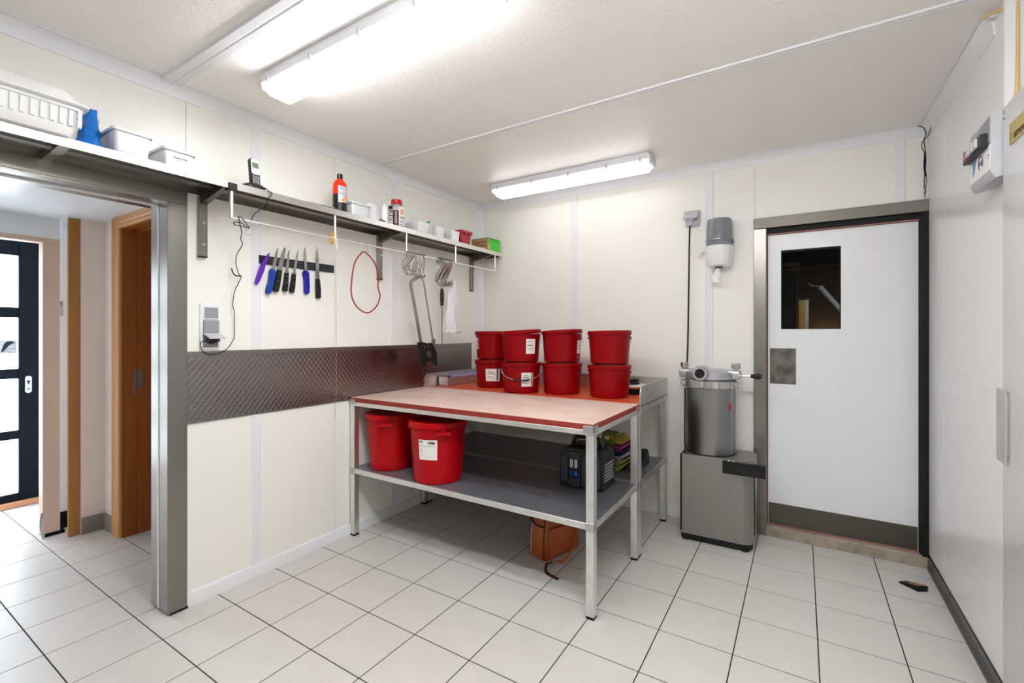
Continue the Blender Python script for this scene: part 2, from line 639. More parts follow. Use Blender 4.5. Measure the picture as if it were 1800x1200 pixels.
# right wall: cold room panels
wr = struct('wall_right', B().box(XR + 0.003, 3.30, -1.148, 0.15, 0.0, ZC).box(3.30, 3.5, YF, 0.15, 0.0, ZC).box(XR + 0.003, 3.30, YF, -2.45, 0, ZC),
            M_core, 'white cold room panel wall')
for y0, y1 in ((-0.342, 0.0), (-1.148, -0.344)):
    part('panel', B().box(XR, XR + 0.003, y0, y1, 0.085, ZC, 0.0008), M_coldw, wr, smooth=0)
part('panel', B().box(3.157, 3.30, -1.1515, -1.1485, 0.0, ZC), M_coldw, wr, smooth=0)
part('foam_bead', B().tube([(3.189, -1.153, 2.50), (3.1885, -1.153, 2.3), (3.187, -1.154, 2.19), (3.182, -1.154, 2.11)], [0.005, 0.006, 0.007, 0.012], 8), M_foam, wr)
part('foam_bead', B().tube([(3.12, -1.07, 2.512), (3.14, -1.12, 2.50), (3.15, -1.145, 2.49)], 0.006, 6), M_foam, wr)
wf = struct('wall_front', B().box(-0.15, 3.5, YF - 0.15, YF, 0, ZC), mat('front_panels', (226, 225, 222), 0.4, 0.0), 'cream wall at the near end of the room')

# ceiling panels and cover strips
ce = struct('ceiling', B().box(-0.15, 3.5, YF - 0.15, 0.15, ZC + 0.004, ZC + 0.1), M_core, 'off-white stucco textured ceiling panels')
for y0, y1 in ((-1.216, 0.0), (-2.479, -1.218), (-3.74, -2.481), (YF, -3.742)):
    part('panel', B().box(0.0, 3.30, y0, y1, ZC, ZC + 0.004), M_ceil, ce, smooth=0)
for yc, wd, t in ((-1.217, 0.045, 0.006), (-2.480, 0.085, 0.012), (-3.741, 0.045, 0.006)):
    part('cover_strip', B().prism([(yc - wd / 2, ZC), (yc - wd / 2 + 0.006, ZC - t), (yc - 0.006, ZC - t), (yc - 0.004, ZC - t + 0.002), (yc + 0.004, ZC - t + 0.002),
                                   (yc + 0.006, ZC - t), (yc + wd / 2 - 0.006, ZC - t), (yc + wd / 2, ZC)], 'x', 0.03, 3.12), M_white, ce, smooth=0)


# coved trims along the ceiling
def cove(a, c):
    pts = [(0.0, 0.0), (0.0, -c), (0.004, -c + 0.001)]
    for k in range(1, 8):
        t = k / 8.0
        # concave quarter curve from the wall foot to the ceiling edge
        x = 0.004 + (a - 0.004) * (1 - math.cos(t * PI / 2))
        z = -c + c * math.sin(t * PI / 2)
        pts.append((x, z))
    pts.append((a, -0.003))
    pts.append((a, 0.0))
    return pts


pl = cove(0.055, 0.062)
struct('trim_1', B().prism([(x, ZC + z) for x, z in pl], 'y', YF, -0.0), M_white, 'white coved trim where the left wall meets the ceiling')
struct('trim_2', B().prism([(-x, ZC + z) for x, z in pl], 'x', 0.0, XR), M_white, 'white coved trim where the back wall meets the ceiling')
pr_ = cove(0.040, 0.077)
struct('trim_3', B().prism([(XR - x, ZC + z) for x, z in pr_], 'y', -1.06, 0.0), M_white, 'white coved trim over the cold room panels')

# skirting boards
b = B().prism([(0.0, 0.0), (0.012, 0.0), (0.012, 0.058), (0.008, 0.066), (0.0, 0.069)], 'y', -2.404, 0.0)
bl = struct('baseboard_left', b, M_white, 'low white skirting board along the left wall')
bb = sthing('baseboard_back', 'low white skirting board under the back wall', (1.0, 0, 0))
for x0, x1 in ((0.013, 1.432), (1.434, 1.636), (1.638, 2.272)):
    part('board', B().prism([(0.0, 0.0), (-0.012, 0.0), (-0.012, 0.058), (-0.008, 0.066), (0.0, 0.069)], 'x', x0, x1), M_white, bb)
b = B().prism([(XR + 0.002, 0.0), (3.146, 0.0), (3.146, 0.022), (3.152, 0.032), (3.150, 0.082), (XR + 0.002, 0.088)], 'y', -2.45, -0.03)
struct('baseboard_right', b, M_blackgl, 'black plastic kick strip along the cold room wall')

# ------------------------------------------------------------------ doorway to the hall
d1 = sthing('door_1', 'brushed stainless steel door frame of the open doorway', (0.0, -2.95, 0))
part('jamb_face', B().box(0.0, 0.014, -2.484, -2.404, 0.0, 1.957, 0.002), M_steel, d1, smooth=0)
part('jamb_reveal', B().box(-0.078, 0.0135, -2.487, -2.478, 0.012, 1.957, 0.001), M_steel, d1, smooth=0)
part('jamb_reveal', B().box(-0.165, -0.092, -2.487, -2.445, 0.012, 1.957, 0.001), M_steel, d1, smooth=0)
part('seal_strip', B().box(-0.091, -0.079, -2.4895, -2.46, 0.012, 1.957, 0.001), M_wplast, d1, smooth=0)
part('foot_cap', B().box(-0.16, 0.015, -2.478, -2.402, 0.0, 0.011), M_rubber, d1, smooth=0)
part('head_face', B().box(0.0, 0.014, -3.50, -2.404, 1.958, 2.022, 0.002), M_steelh, d1, smooth=0)
part('head_reveal', B().box(-0.078, 0.0135, -3.42, -2.487, 1.951, 1.958, 0.001), M_steelh, d1, smooth=0)
part('head_reveal', B().box(-0.165, -0.092, -3.42, -2.487, 1.945, 1.985, 0.001), M_steelh, d1, smooth=0)
part('seal_strip', B().box(-0.091, -0.079, -3.42, -2.489, 1.942, 1.96, 0.001), M_wplast, d1, smooth=0)
part('jamb_face', B().box(0.0, 0.014, -3.50, -3.42, 0.0, 1.957, 0.002).box(-0.165, 0.0135, -3.425, -3.415, 0, 1.95), M_steel, d1, smooth=0)

# ------------------------------------------------------------------ hall behind the doorway
HZ = 2.09
struct('wall_hall_right', B().box(-1.515, -1.335, -2.27, -2.12, 0.0, HZ).box(-0.42, -0.15, -2.27, -2.12, 0, HZ)
       .box(-1.335, -0.42, -2.27, -2.12, 2.088, HZ + 0.1), M_hallw, 'pale plaster wall holding the wooden door frame', smooth=0)
struct('wall_hall_end', B().box(-1.556, -1.512, -2.395, -2.12, 0.0, HZ), M_hallw, 'short pale plaster return wall in the hall', smooth=0)
struct('wall_hall_left', B().box(-2.9, -0.15, -3.60, -3.50, 0, 2.3), M_hallw, 'pale plaster wall on the far side of the hall', smooth=0)
struct('ceiling_hall', B().box(-1.73, -0.15, -3.6, -2.12, HZ, HZ + 0.1).box(-2.9, -1.73, -3.6, -2.12, 2.16, 2.26), M_hallc, 'glossy white hall ceiling', smooth=0)
post = struct('trim_4', B().box(-1.538, -1.514, -2.455, -2.395, 0.0, HZ - 0.003, 0.003), M_wood2, 'brown wooden post at the end of the hall wall')
b = B().box(-1.508, -1.496, -2.393, -2.284, 0.0, 0.106, 0.001).box(-1.508, -1.338, -2.284, -2.272, 0.0, 0.106, 0.001)
struct('baseboard_hall', b, M_skirt, 'grey tiled skirting in the hall', smooth=0)
# portal to the entrance
pt = sthing('trim_5', 'beige painted frame of the entrance portal', (-1.69, -2.95, 0))
part('jamb', B().box(-1.735, -1.65, -2.545, -2.462, 0.0, 1.924, 0.002), M_beige, pt, smooth=0)
part('head', B().box(-1.735, -1.65, -3.50, -2.462, 1.925, 1.957, 0.002), M_beige, pt, smooth=0)
part('edge_guard', B().tube(spline([(-1.642, -2.549, 0.165), (-1.640, -2.556, 0.09), (-1.638, -2.546, 0.0)], 6), 0.006, 6, flat=(0.014, 0.004)), M_chrome, pt, 'curved chrome edge guard')
part('plinth', B().box(-1.72, -1.645, -2.535, -2.44, 0.0, 0.022).box(-1.80, -1.745, -2.462, -2.40, 0.0, 0.11), M_navy, pt, smooth=0)
struct('wall_hall_lintel', B().box(-1.735, -1.652, -3.5, -2.462, 1.957, HZ + 0.07), M_hallc, 'white wall above the entrance portal', smooth=0)
struct('wall_hall_niche', B().box(-1.85, -1.76, -2.465, -2.12, 0.0, 2.16).box(-2.72, -1.85, -2.285, -2.12, 0, 2.16), M_hallc, 'white wall strip behind the brown post', smooth=0)
t = thing('switch_box', 'small grey switch box on the wall strip beside the brown post', 'switch', (-1.76, -2.45, 1.45))
part('body', B().box(-1.759, -1.735, -2.462, -2.425, 1.452, 1.556, 0.003), M_lgplast, t)
part('rocker', B().box(-1.736, -1.730, -2.457, -2.43, 1.52, 1.548, 0.002), M_gplast, t)

# entrance door with frosted panes
d3 = sthing('door_2', 'dark navy entrance door with four frosted panes', (-2.62, -2.85, 0))
b = B()
yr, yg, yl = -2.300, -2.475, -3.22
panes = ((0.101, 0.518), (0.584, 0.983), (1.058, 1.453), (1.532, 1.931))
b.box(-2.64, -2.58, yg, yr, 0.03, 2.06, 0.003).box(-2.64, -2.58, -3.36, yl, 0.03, 2.06, 0.003)
zz = [0.03] + [v for p in panes for v in p] + [2.06]
for k in range(0, len(zz), 2):
    b.box(-2.64, -2.58, yl, yg, zz[k], zz[k + 1], 0.003)
part('leaf_frame', b, M_navy, d3, smooth=0)
for z0, z1 in panes:
    part('pane', B().box(-2.615, -2.606, yl, yg, z0, z1), M_pane, d3, smooth=0)
es = part('escutcheon', B().prism(rrect(-2.442, -2.406, 0.868, 1.0, 0.016), 'x', -2.579, -2.572), M_silver, d3)
part('keyhole', B().cyl((-2.572, -2.424, 0.957), (-2.5712, -2.424, 0.957), 0.009).cyl((-2.572, -2.424, 0.90), (-2.5712, -2.424, 0.90), 0.006)
     .box(-2.572, -2.5712, -2.428, -2.42, 0.935, 0.957), M_black, es)
stk = part('sticker', B().box(-2.6055, -2.604, -2.573, -2.483, 1.178, 1.28), M_lgplast, d3, 'square sticker with a dark bird drawing', smooth=0)
birds = [(-2.566, 1.183), (-2.548, 1.198), (-2.532, 1.222), (-2.522, 1.238), (-2.512, 1.246), (-2.506, 1.252), (-2.498, 1.256), (-2.492, 1.250),
         (-2.494, 1.262), (-2.504, 1.270), (-2.530, 1.271), (-2.542, 1.262), (-2.552, 1.24), (-2.560, 1.21)]
part('bird_print', B().prism(birds, 'x', -2.604, -2.6034), M_ink, stk, smooth=0)
part('branch_print', B().tube([(-2.6034, -2.545, 1.206), (-2.6034, -2.51, 1.214), (-2.6034, -2.487, 1.216)], 0.0012, 5).tube([(-2.6034, -2.55, 1.196), (-2.6034, -2.51, 1.186)], 0.0012, 5), M_ink, stk)
part('threshold', B().box(-2.60, -2.545, -3.36, -2.366, 0.0, 0.042, 0.003), mat('threshold_wood', (206, 146, 104), 0.5), d3, smooth=0)
part('door_lining', B().box(-2.72, -2.642, -3.45, yr + 0.015, 0.0, 2.16), M_navy, d3, smooth=0)

# wooden inner door frame on the hall wall
d4 = sthing('door_3', 'varnished orange wood door frame in the hall', (-0.9, -2.27, 0))
part('architrave', B().prism([(-1.337, -2.272), (-1.337, -2.288), (-1.325, -2.291), (-1.31, -2.283), (-1.298, -2.291), (-1.275, -2.283), (-1.262, -2.292), (-1.222, -2.290), (-1.215, -2.284), (-1.215, -2.272)], 'z', 0.0, 2.085), M_woodl, d4)
part('architrave', B().prism([(-2.272, 2.088), (-2.290, 2.088), (-2.292, 2.06), (-2.284, 2.045), (-2.292, 2.03), (-2.288, 2.014), (-2.272, 2.014)], 'x', -1.214, -0.30), M_woodl, d4)
part('architrave', B().box(-0.45, -0.33, -2.29, -2.272, 0, 2.013), M_woodl, d4)
part('lining', B().box(-1.235, -1.215, -2.271, -2.192, 0.0, 2.014), M_wood, d4, smooth=0)
part('lining', B().box(-1.235, -1.203, -2.191, -2.12, 0.0, 2.002), M_wood, d4, smooth=0)
part('lining', B().box(-1.215, -0.45, -2.271, -2.192, 2.014, 2.03).box(-1.203, -0.45, -2.191, -2.12, 2.002, 2.03), M_wood, d4, smooth=0)
part('strike_plate', B().box(-1.2145, -1.213, -2.21, -2.193, 0.922, 1.09, 0.0005).box(-1.2028, -1.201, -2.19, -2.165, 0.97, 1.09), M_steel, d4, smooth=0)
part('plinth_block', B().box(-1.2145, -1.207, -2.268, -2.195, 0.0, 0.04), M_wood, d4, smooth=0)
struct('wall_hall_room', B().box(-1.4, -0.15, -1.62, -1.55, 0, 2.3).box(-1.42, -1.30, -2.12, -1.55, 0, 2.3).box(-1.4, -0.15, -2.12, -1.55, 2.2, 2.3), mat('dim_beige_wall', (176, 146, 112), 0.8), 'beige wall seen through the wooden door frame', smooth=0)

# ------------------------------------------------------------------ white service door in the back wall
d2 = sthing('door_4', 'white laminate service door with a window and steel kick plate', (2.74, 0.03, 0))
part('jamb', B().box(2.273, 2.347, -0.014, 0.0, 0.0, 2.024, 0.002).box(2.335, 2.347, 0.0, 0.03, 0.0, 2.024), M_steel, d2, 'brushed steel jamb', smooth=0)
part('head', B().box(2.273, XR, -0.016, 0.0, 2.025, 2.094, 0.002), M_steelx, d2, 'brushed steel head', smooth=0)
part('rebate', B().box(2.31, 2.352, 0.03, 0.09, 0.0, 2.06).box(2.31, 3.20, 0.012, 0.09, 1.992, 2.06).box(3.122, 3.20, 0.0, 0.09, 0.068, 2.06)
     .box(3.126, XR - 0.001, -0.02, 0.0, 0.068, 2.024), M_rubber, d2, 'black rubber rebate', smooth=0)
part('gap_light', B().box(2.3475, 2.352, 0.022, 0.030, 0.068, 1.99).box(2.352, 3.12, 0.020, 0.030, 0.066, 0.0735).box(2.352, 3.12, 0.014, 0.024, 1.984, 1.990), M_pink, d2, 'pinkish strips painted as light leaking round the leaf', smooth=0)  # light leaking through the door gaps, put in as pink colour
b = B()
wx0, wx1, wz0, wz1 = 2.430, 2.752, 1.360, 1.877
b.box(2.355, wx0, 0.032, 0.078, 0.074, 1.983).box(wx1, 3.118, 0.032, 0.078, 0.074, 1.983).box(wx0, wx1, 0.032, 0.078, 0.074, wz0).box(wx0, wx1, 0.032, 0.078, wz1, 1.983)
lf = part('leaf', b, M_doorw, d2, smooth=0)
part('pane', B().box(wx0, wx1, 0.052, 0.057, wz0, wz1), M_glass, lf, 'dark window pane', smooth=0)
part('pane_bead', B().box(wx0, wx1, 0.036, 0.051, wz1 - 0.012, wz1).box(wx0, wx0 + 0.006, 0.036, 0.051, wz0, wz1).box(wx1 - 0.006, wx1, 0.036, 0.051, wz0, wz1), M_rubber, lf, smooth=0)
part('push_plate', B().box(2.366, 2.514, 0.0295, 0.032, 1.0, 1.234, 0.0008), speckled('scuffed_steel', (128, 126, 120), (96, 94, 90), 16, 0.4, 0.65, 0.4, metal=0.9), lf, 'scuffed steel push plate', smooth=0)
part('kick_plate', B().box(2.358, 3.115, 0.0295, 0.032, 0.076, 0.212, 0.0008), M_steelx, lf, 'steel kick plate', smooth=0)
struct('trim_6', B().box(2.30, 3.154, -0.012, 0.09, -0.002, 0.067, 0.004), M_sill, 'worn stone sill under the service door')

# dim store room behind the door window
struct('wall_store', B().box(1.7, 4.0, 1.95, 2.05, 0, 2.6).box(1.6, 1.7, 0.15, 2.05, 0, 2.6).box(4.0, 4.1, 0.15, 2.05, 0, 2.6).box(1.6, 4.1, 0.15, 2.05, 2.35, 2.45)
       .box(1.6, 4.1, 0.15, 2.05, -0.05, 0.0), M_dark, 'dim store room behind the service door', smooth=0)
t = thing('dark_cupboard', 'black cupboard seen through the door window', 'cupboard', (2.2, 1.6, 0))
part('body', B().box(1.95, 2.50, 1.35, 1.85, 0, 1.86, 0.01), M_darker, t)
part('rail', B().box(1.95, 2.53, 1.29, 1.36, 1.925, 1.96, 0.004).box(1.95, 2.53, 1.30, 1.34, 1.885, 1.905, 0.004), M_steelh, t)
part('hood', B().box(1.95, 3.6, 1.37, 1.9, 1.93, 2.2, 0.01), M_darker, t)
t = thing('perforated_column', 'perforated metal column behind the door window, warm light painted in as gold', 'column', (2.56, 1.2, 0))
part('frame', B().box(2.572, 2.596, 1.145, 1.25, 0.0, 1.615).box(2.525, 2.596, 1.22, 1.25, 0, 1.615), M_castal, t, smooth=0)
part('cap', B().box(2.53, 2.598, 1.14, 1.26, 1.617, 1.72), M_darker, t, smooth=0)
pb = B()
for k in range(24):
    for q in range(4):
        pb.cyl((2.5315 + q * 0.0115, 1.149, 1.34 + k * 0.0115), (2.5315 + q * 0.0115, 1.153, 1.34 + k * 0.0115), 0.0035, n=6)
part('perforated_face', B().box(2.525, 2.572, 1.152, 1.156, 0.9, 1.61), M_gold, t, smooth=0)  # gold colour carries the warm light on the column face
part('holes', pb, M_black, t)
single('white_lever', B().tube([(2.673, 1.10, 1.715), (2.90, 1.10, 1.40)], 0.02, 10).tube([(2.593, 1.1, 1.748), (2.62, 1.1, 1.725), (2.676, 1.10, 1.722)], 0.004, 6), M_wplast,
       'white slanted lever arm behind the door window', 'lever')
t = thing('store_lamp', 'small warm lamp in the dim store room', 'lamp', (2.85, 1.85, 1.2))
part('bulb', B().sphere((2.75, 1.80, 1.26), 0.035), M_bulb, t)
part('socket', B().cyl((2.75, 1.80, 1.17), (2.75, 1.80, 1.23), 0.02).box(2.6, 2.95, 1.74, 1.94, 1.14, 1.17), M_black, t)

# ------------------------------------------------------------------ cold room sliding door on the right
d5 = sthing('door_5', 'white cold room door leaf with silver pull handle', (3.16, -1.85, 0))
part('leaf', B().box(3.12, 3.20, -2.44, -1.268, 0.10, 2.094, 0.006, 2), M_coldw, d5)
part('handle', B().prism([(-1.255, 0.906), (-1.255, 1.150), (-1.338, 1.150), (-1.338, 0.906)], 'x', 3.108, 3.112, 0.001)
     .box(3.112, 3.12, -1.325, -1.30, 0.93, 1.13), M_zinc, d5, 'silver pull handle', smooth=0)
pq = part('plaque', B().box(3.1165, 3.12, -1.50, -1.339, 1.945, 2.012, 0.0008), M_brass, d5, 'brass coloured maker plaque', smooth=0)
part('lettering', text_b('smev', 0.040, frame((3.1160, -1.420, 1.966), (0, -1, 0), (-1, 0, 0))), M_ink, pq, smooth=0)
part('leaf_mark', B().prism([(-1.350, 1.955), (-1.357, 1.966), (-1.360, 1.978), (-1.355, 1.968)], 'x', 3.1155, 3.1164), mat('green_ink', (70, 110, 40), 0.6), pq, smooth=0)
part('size_mark', text_b('2', 0.016, frame((3.1196, -1.282, 2.075), (0, -1, 0), (-1, 0, 0))), M_ink, d5, smooth=0)
part('size_mark', B().box(3.1190, 3.12, -1.290, -1.276, 2.052, 2.055), M_ink, d5, smooth=0)

t = thing('control_box', 'grey cold room control box with red display', 'control box', (3.156, -1.15, 1.865))
X0, X1, Y0, Y1, Z0, Z1 = 3.094, 3.155, -1.262, -1.037, 1.865, 2.096
part('housing', B().prism([(X1, Z0 + 0.012), (X1, Z1), (X0 + 0.016, Z1), (X0, Z1 - 0.012), (X0, Z0 + 0.02), (X0 + 0.012, Z0)], 'y', Y0, Y1, 0.002), M_lgplast, t)
part('side_groove', B().box(X0 + 0.028, X0 + 0.031, Y0 - 0.0012, Y0, Z0 + 0.01, Z1 - 0.004), M_gplast, t, smooth=0)
part('fascia', B().box(X0 - 0.002, X0, Y0 + 0.004, Y1 - 0.004, Z0 + 0.03, Z0 + 0.118), M_wplast, t, smooth=0)
arc = [(Y0 + 0.006, 1.99), (Y0 + 0.006, 2.08)]
for k in range(9):
    a = k / 8
    arc.append((Y0 + 0.006 + (Y1 - Y0 - 0.012) * a, 2.08 - 0.045 * a * a))
arc.append((Y1 - 0.006, 1.99))
part('window', B().prism(arc, 'x', X0 - 0.003, X0), M_gplast, t, smooth=0)
sw = part('switch_block', B().box(X0 - 0.022, X0 - 0.002, Y0 + 0.02, Y1 - 0.002, 1.978, 2.028, 0.002), M_black, t)
part('display', B().box(X0 - 0.0235, X0 - 0.022, -1.085, -1.05, 1.990, 2.018), M_redlcd, sw, smooth=0)
for yc in (-1.125, -1.165, -1.205):
    part('button', B().box(X0 - 0.031, X0 - 0.022, yc - 0.016, yc + 0.016, 1.988, 2.022, 0.003), M_silver, sw)
part('logo', B().prism([(-1.075, 1.918), (-1.075, 1.972), (-1.118, 1.975), (-1.095, 1.93)], 'x', X0 - 0.0028, X0 - 0.002), mat('pale_blue_ink', (110, 160, 220), 0.5), t, smooth=0)
lt = part('logo', B().tube([(X0 - 0.0028, -1.165 + 0.021 * math.cos(a), 1.945 + 0.026 * math.sin(a)) for a in [k * PI / 10 for k in range(-4, 13)]], 0.0009, 4), M_ink, t)
part('lettering', text_b('HGJ', 0.020, frame((X0 - 0.0026, -1.165, 1.945), (0, -1, 0), (-1, 0, 0))), M_ink, lt, smooth=0)
part('screw', B().cyl((X0 - 0.003, -1.242, 1.95), (X0, -1.242, 1.95), 0.003), M_black, t)

# bundle of wires in the corner above the service door
t = thing('wire_bundle', 'thin dark wires dangling in the corner above the service door', 'wires', (3.14, -0.02, 2.09))
part('wire', B().tube(spline([(3.10, -0.05, 2.505), (3.125, -0.05, 2.49), (3.138, -0.045, 2.455), (3.130, -0.04, 2.42), (3.137, -0.035, 2.36), (3.139, -0.03, 2.28), (3.132, -0.03, 2.18), (3.137, -0.03, 2.11)], 5), 0.0025, 6), M_cord, t)
part('wire', B().tube(spline([(3.15, -0.10, 2.47), (3.146, -0.05, 2.44), (3.12, -0.035, 2.40), (3.14, -0.03, 2.33), (3.138, -0.03, 2.25), (3.142, -0.03, 2.2), (3.136, -0.028, 2.1)], 5), 0.002, 6), M_cord, t)
part('tape', B().tube(spline([(3.136, -0.035, 2.35), (3.134, -0.03, 2.28), (3.139, -0.03, 2.22)], 5), 0.005, 6), M_navy, t)
part('wire_end', B().tube(spline([(3.136, -0.032, 2.15), (3.128, -0.03, 2.115), (3.139, -0.035, 2.105), (3.131, -0.04, 2.09), (3.142, -0.04, 2.095)], 4), 0.0022, 5), M_silver, t)


# ------------------------------------------------------------------ fluorescent lamps
def lamp(yc, label, dm, wire=False, dx=0.0):
    t = thing('ceiling_lamp', label, 'lamp', (1.075 + dx, yc, ZC), group='fluorescent ceiling lamps')
    x0, x1 = 0.44 + dx, 1.712 + dx
    part('housing', B().box(x0 + 0.012, x1 - 0.012, yc - 0.072, yc + 0.072, ZC - 0.048, ZC, 0.006, 2), M_lampbody, t)
    b = B()
    sec = []
    for x, k in ((x0 + 0.02, 0.0), (x0 + 0.045, 1.0), (x1 - 0.045, 1.0), (x1 - 0.02, 0.0)):
        zb = ZC - 0.050 - 0.052 * (0.35 + 0.65 * k)
        hw = 0.060
        sec.append([(x, yc - 0.070, ZC - 0.049), (x, yc - 0.068, ZC - 0.060), (x, yc - hw + 0.004, zb + 0.006), (x, yc - hw + 0.016, zb),
                    (x, yc + hw - 0.016, zb), (x, yc + hw - 0.004, zb + 0.006), (x, yc + 0.068, ZC - 0.060), (x, yc + 0.070, ZC - 0.049)])
    loft(b, sec)
    part('diffuser', b, dm, t)
    for x in (x0, x1 - 0.02):
        part('end_cap', B().box(x, x + 0.02, yc - 0.068, yc + 0.068, ZC - 0.072, ZC - 0.02, 0.008, 2), M_lampbody, t)
    for k, x in enumerate((x0 + 0.07, x0 + 0.38, x0 + 0.68, x0 + 0.97, x1 - 0.07)):
        for sgn in (-1, 1):
            part('clip', B().box(x - 0.008, x + 0.008, yc + sgn * 0.070, yc + sgn * 0.0765, ZC - 0.060, ZC - 0.030, 0.002), M_lgplast, t)
    if wire:
        part('pull_wire', B().tube(spline([(0.50, yc + 0.03, ZC - 0.10), (0.51, yc + 0.035, ZC - 0.12), (0.515, yc + 0.03, ZC - 0.15)], 4), 0.0012, 5), M_gplast, t)
    return t


lamp(-2.222, 'large fluorescent ceiling lamp nearest the doorway', M_diff)
lamp(-0.385, 'fluorescent ceiling lamp close to the back wall', M_diff2, True)
lamp(-2.66, 'added fluorescent ceiling lamp, out of view, brightening the cold room door side', M_diff_fill, dx=1.30)  # extra lamp outside the view, added to fill the dark right side

# ------------------------------------------------------------------ work tables
TX0, TX1 = 0.013, 1.727


def table(name, label, y0, y1, top):
    t = thing(name, label, 'table', ((TX0 + TX1) / 2, (y0 + y1) / 2, 0))
    lw = 0.040
    for x in (TX0, TX1 - lw):
        for y in (y0, y1 - lw):
            lg = part('leg', B().box(x, x + lw, y, y + lw, 0.012, 0.862, 0.002), M_zinc, t, smooth=0)
            part('foot_plug', B().box(x + 0.001, x + lw - 0.001, y + 0.001, y + lw - 0.001, 0.0, 0.0125), M_rubber, lg, smooth=0)
    # top frame
    for (xa, xb, ya, yb) in ((TX0, TX1, y0 + 0.001, y0 + 0.03), (TX0, TX1, y1 - 0.03, y1 - 0.001), (TX0 + 0.001, TX0 + 0.03, y0, y1), (TX1 - 0.03, TX1 - 0.001, y0, y1)):
        part('top_rail', B().box(xa, xb, ya, yb, 0.856, 0.881, 0.0015), M_zinc, t, smooth=0)
    # lower shelf sheet and its rails
    part('shelf', B().box(TX0 + 0.004, TX1 - 0.004, y0 + 0.004, y1 - 0.004, 0.436, 0.443), M_shelfst, t, 'worn grey steel shelf', smooth=0)
    for (xa, xb, ya, yb) in ((TX0 + lw, TX1 - lw, y0 + 0.002, y0 + 0.012), (TX0 + lw, TX1 - lw, y1 - 0.012, y1 - 0.002), (TX0 + 0.002, TX0 + 0.012, y0 + lw, y1 - lw), (TX1 - 0.012, TX1 - 0.002, y0 + lw, y1 - lw)):
        part('shelf_rail', B().box(xa, xb, ya, yb, 0.413, 0.4445, 0.0012), M_zinc, t, smooth=0)
    for x in (TX0 - 0.001, TX1 - lw - 0.001):
        for y in (y0 - 0.001, y1 - lw - 0.001):
            part('collar', B().box(x, x + lw + 0.002, y, y + lw + 0.002, 0.405, 0.45, 0.002), M_castal, t, smooth=0)
    return t


tf = table('work_table', 'steel legged work table with pale pink board top', -1.457, -0.757, 0.912)
bd = part('board', B().box(TX0 + 0.002, TX1 - 0.003, -1.455, -0.752, 0.8815, 0.9085, 0.001), M_redge, tf, 'red laminate board edge', smooth=0)
part('board_face', B().box(TX0 + 0.0025, TX1 - 0.0035, -1.4545, -0.7525, 0.9085, 0.9125, 0.0008), M_pinktop, bd, 'pale pink worn board surface', smooth=0)
for x0, x1 in ((TX0 - 0.002, TX0 + 0.05), (TX1 - 0.052, TX1 + 0.003)):
    part('corner_bracket', B().box(x0, x1, -1.462, -1.4555, 0.868, 0.902, 0.0012), M_castal, tf, smooth=0)
    ex = x1 if x1 > 1 else x0
    part('corner_bracket', B().box(min(ex, ex - 0.005 if x1 > 1 else ex + 0.005), max(ex, ex - 0.005 if x1 > 1 else ex + 0.005), -1.462, -1.405, 0.868, 0.902, 0.0012), M_castal, tf, smooth=0)
part('corner_bracket', B().box(TX1 - 0.002, TX1 + 0.003, -0.80, -0.757, 0.868, 0.902, 0.0012), M_castal, tf, smooth=0)

tb = table('back_table', 'orange topped steel work table with raised side plates against the back wall', -0.747, -0.10, 0.908)
part('board', B().box(TX0 + 0.009, TX1 - 0.008, -0.745, -0.106, 0.8815, 0.9075, 0.001), M_orange, tb, 'orange board top', smooth=0)


def upstand(x0, x1, ztop):
    r = 0.05
    poly = [(-0.10, 0.862), (-0.10, ztop), (-0.747 + r, ztop)]
    for k in range(1, 8):
        a = PI / 2 * k / 8
        poly.append((-0.747 + r - r * math.sin(a), ztop - r + r * math.cos(a)))
    poly += [(-0.747, ztop - r), (-0.747, 0.862)]
    return B().prism(poly, 'x', x0, x1)


ur = part('side_plate', upstand(TX1 + 0.0005, TX1 + 0.005, 1.018), M_zinc, tb, smooth=0)
for k in range(6):
    part('weld_spot', B().sphere((TX1 + 0.005, -0.70 + k * 0.11, 0.897 + 0.004 * math.sin(k * 3)), 0.005, u=6, v=4), M_rubber, ur)
part('weld_seam', B().tube([(TX1 + 0.005, -0.745 + 0.0106 * k, 0.897 + 0.0012 * math.sin(k * 1.7)) for k in range(61)], 0.0016, 5), M_rubber, ur)
part('side_plate', upstand(TX0 - 0.005, TX0 - 0.0005, 1.012), M_zinc, tb, smooth=0)
part('back_plate', B().box(TX0, TX1, -0.104, -0.10, 0.862, 1.016), M_zinc, tb, smooth=0)


# ------------------------------------------------------------------ red buckets on the back table
def patch(r0, r1, h0, h1, a0, a1, c, n=10, off=0.0012):
    """a label bent round a cone (radius r0 at height h0, r1 at h1), azimuth degrees"""
    b = B()
    rows = []
    for d in (off, off + 0.0006):
        for h, r in ((h0, r0), (h1, r1)):
            rows.append(b.ring([(c[0] + (r + d) * math.cos(math.radians(a0 + (a1 - a0) * k / n)),
                                 c[1] + (r + d) * math.sin(math.radians(a0 + (a1 - a0) * k / n)), c[2] + h) for k in range(n + 1)]))
    b.bridge(rows[0], rows[1], False)
    b.bridge(rows[3], rows[2], False)
    b.bridge(rows[2], rows[0], False)
    b.bridge(rows[1], rows[3], False)
    b.bm.faces.new((rows[0][0], rows[1][0], rows[3][0], rows[2][0]))
    b.bm.faces.new((rows[0][-1], rows[2][-1], rows[3][-1], rows[1][-1]))
    return b


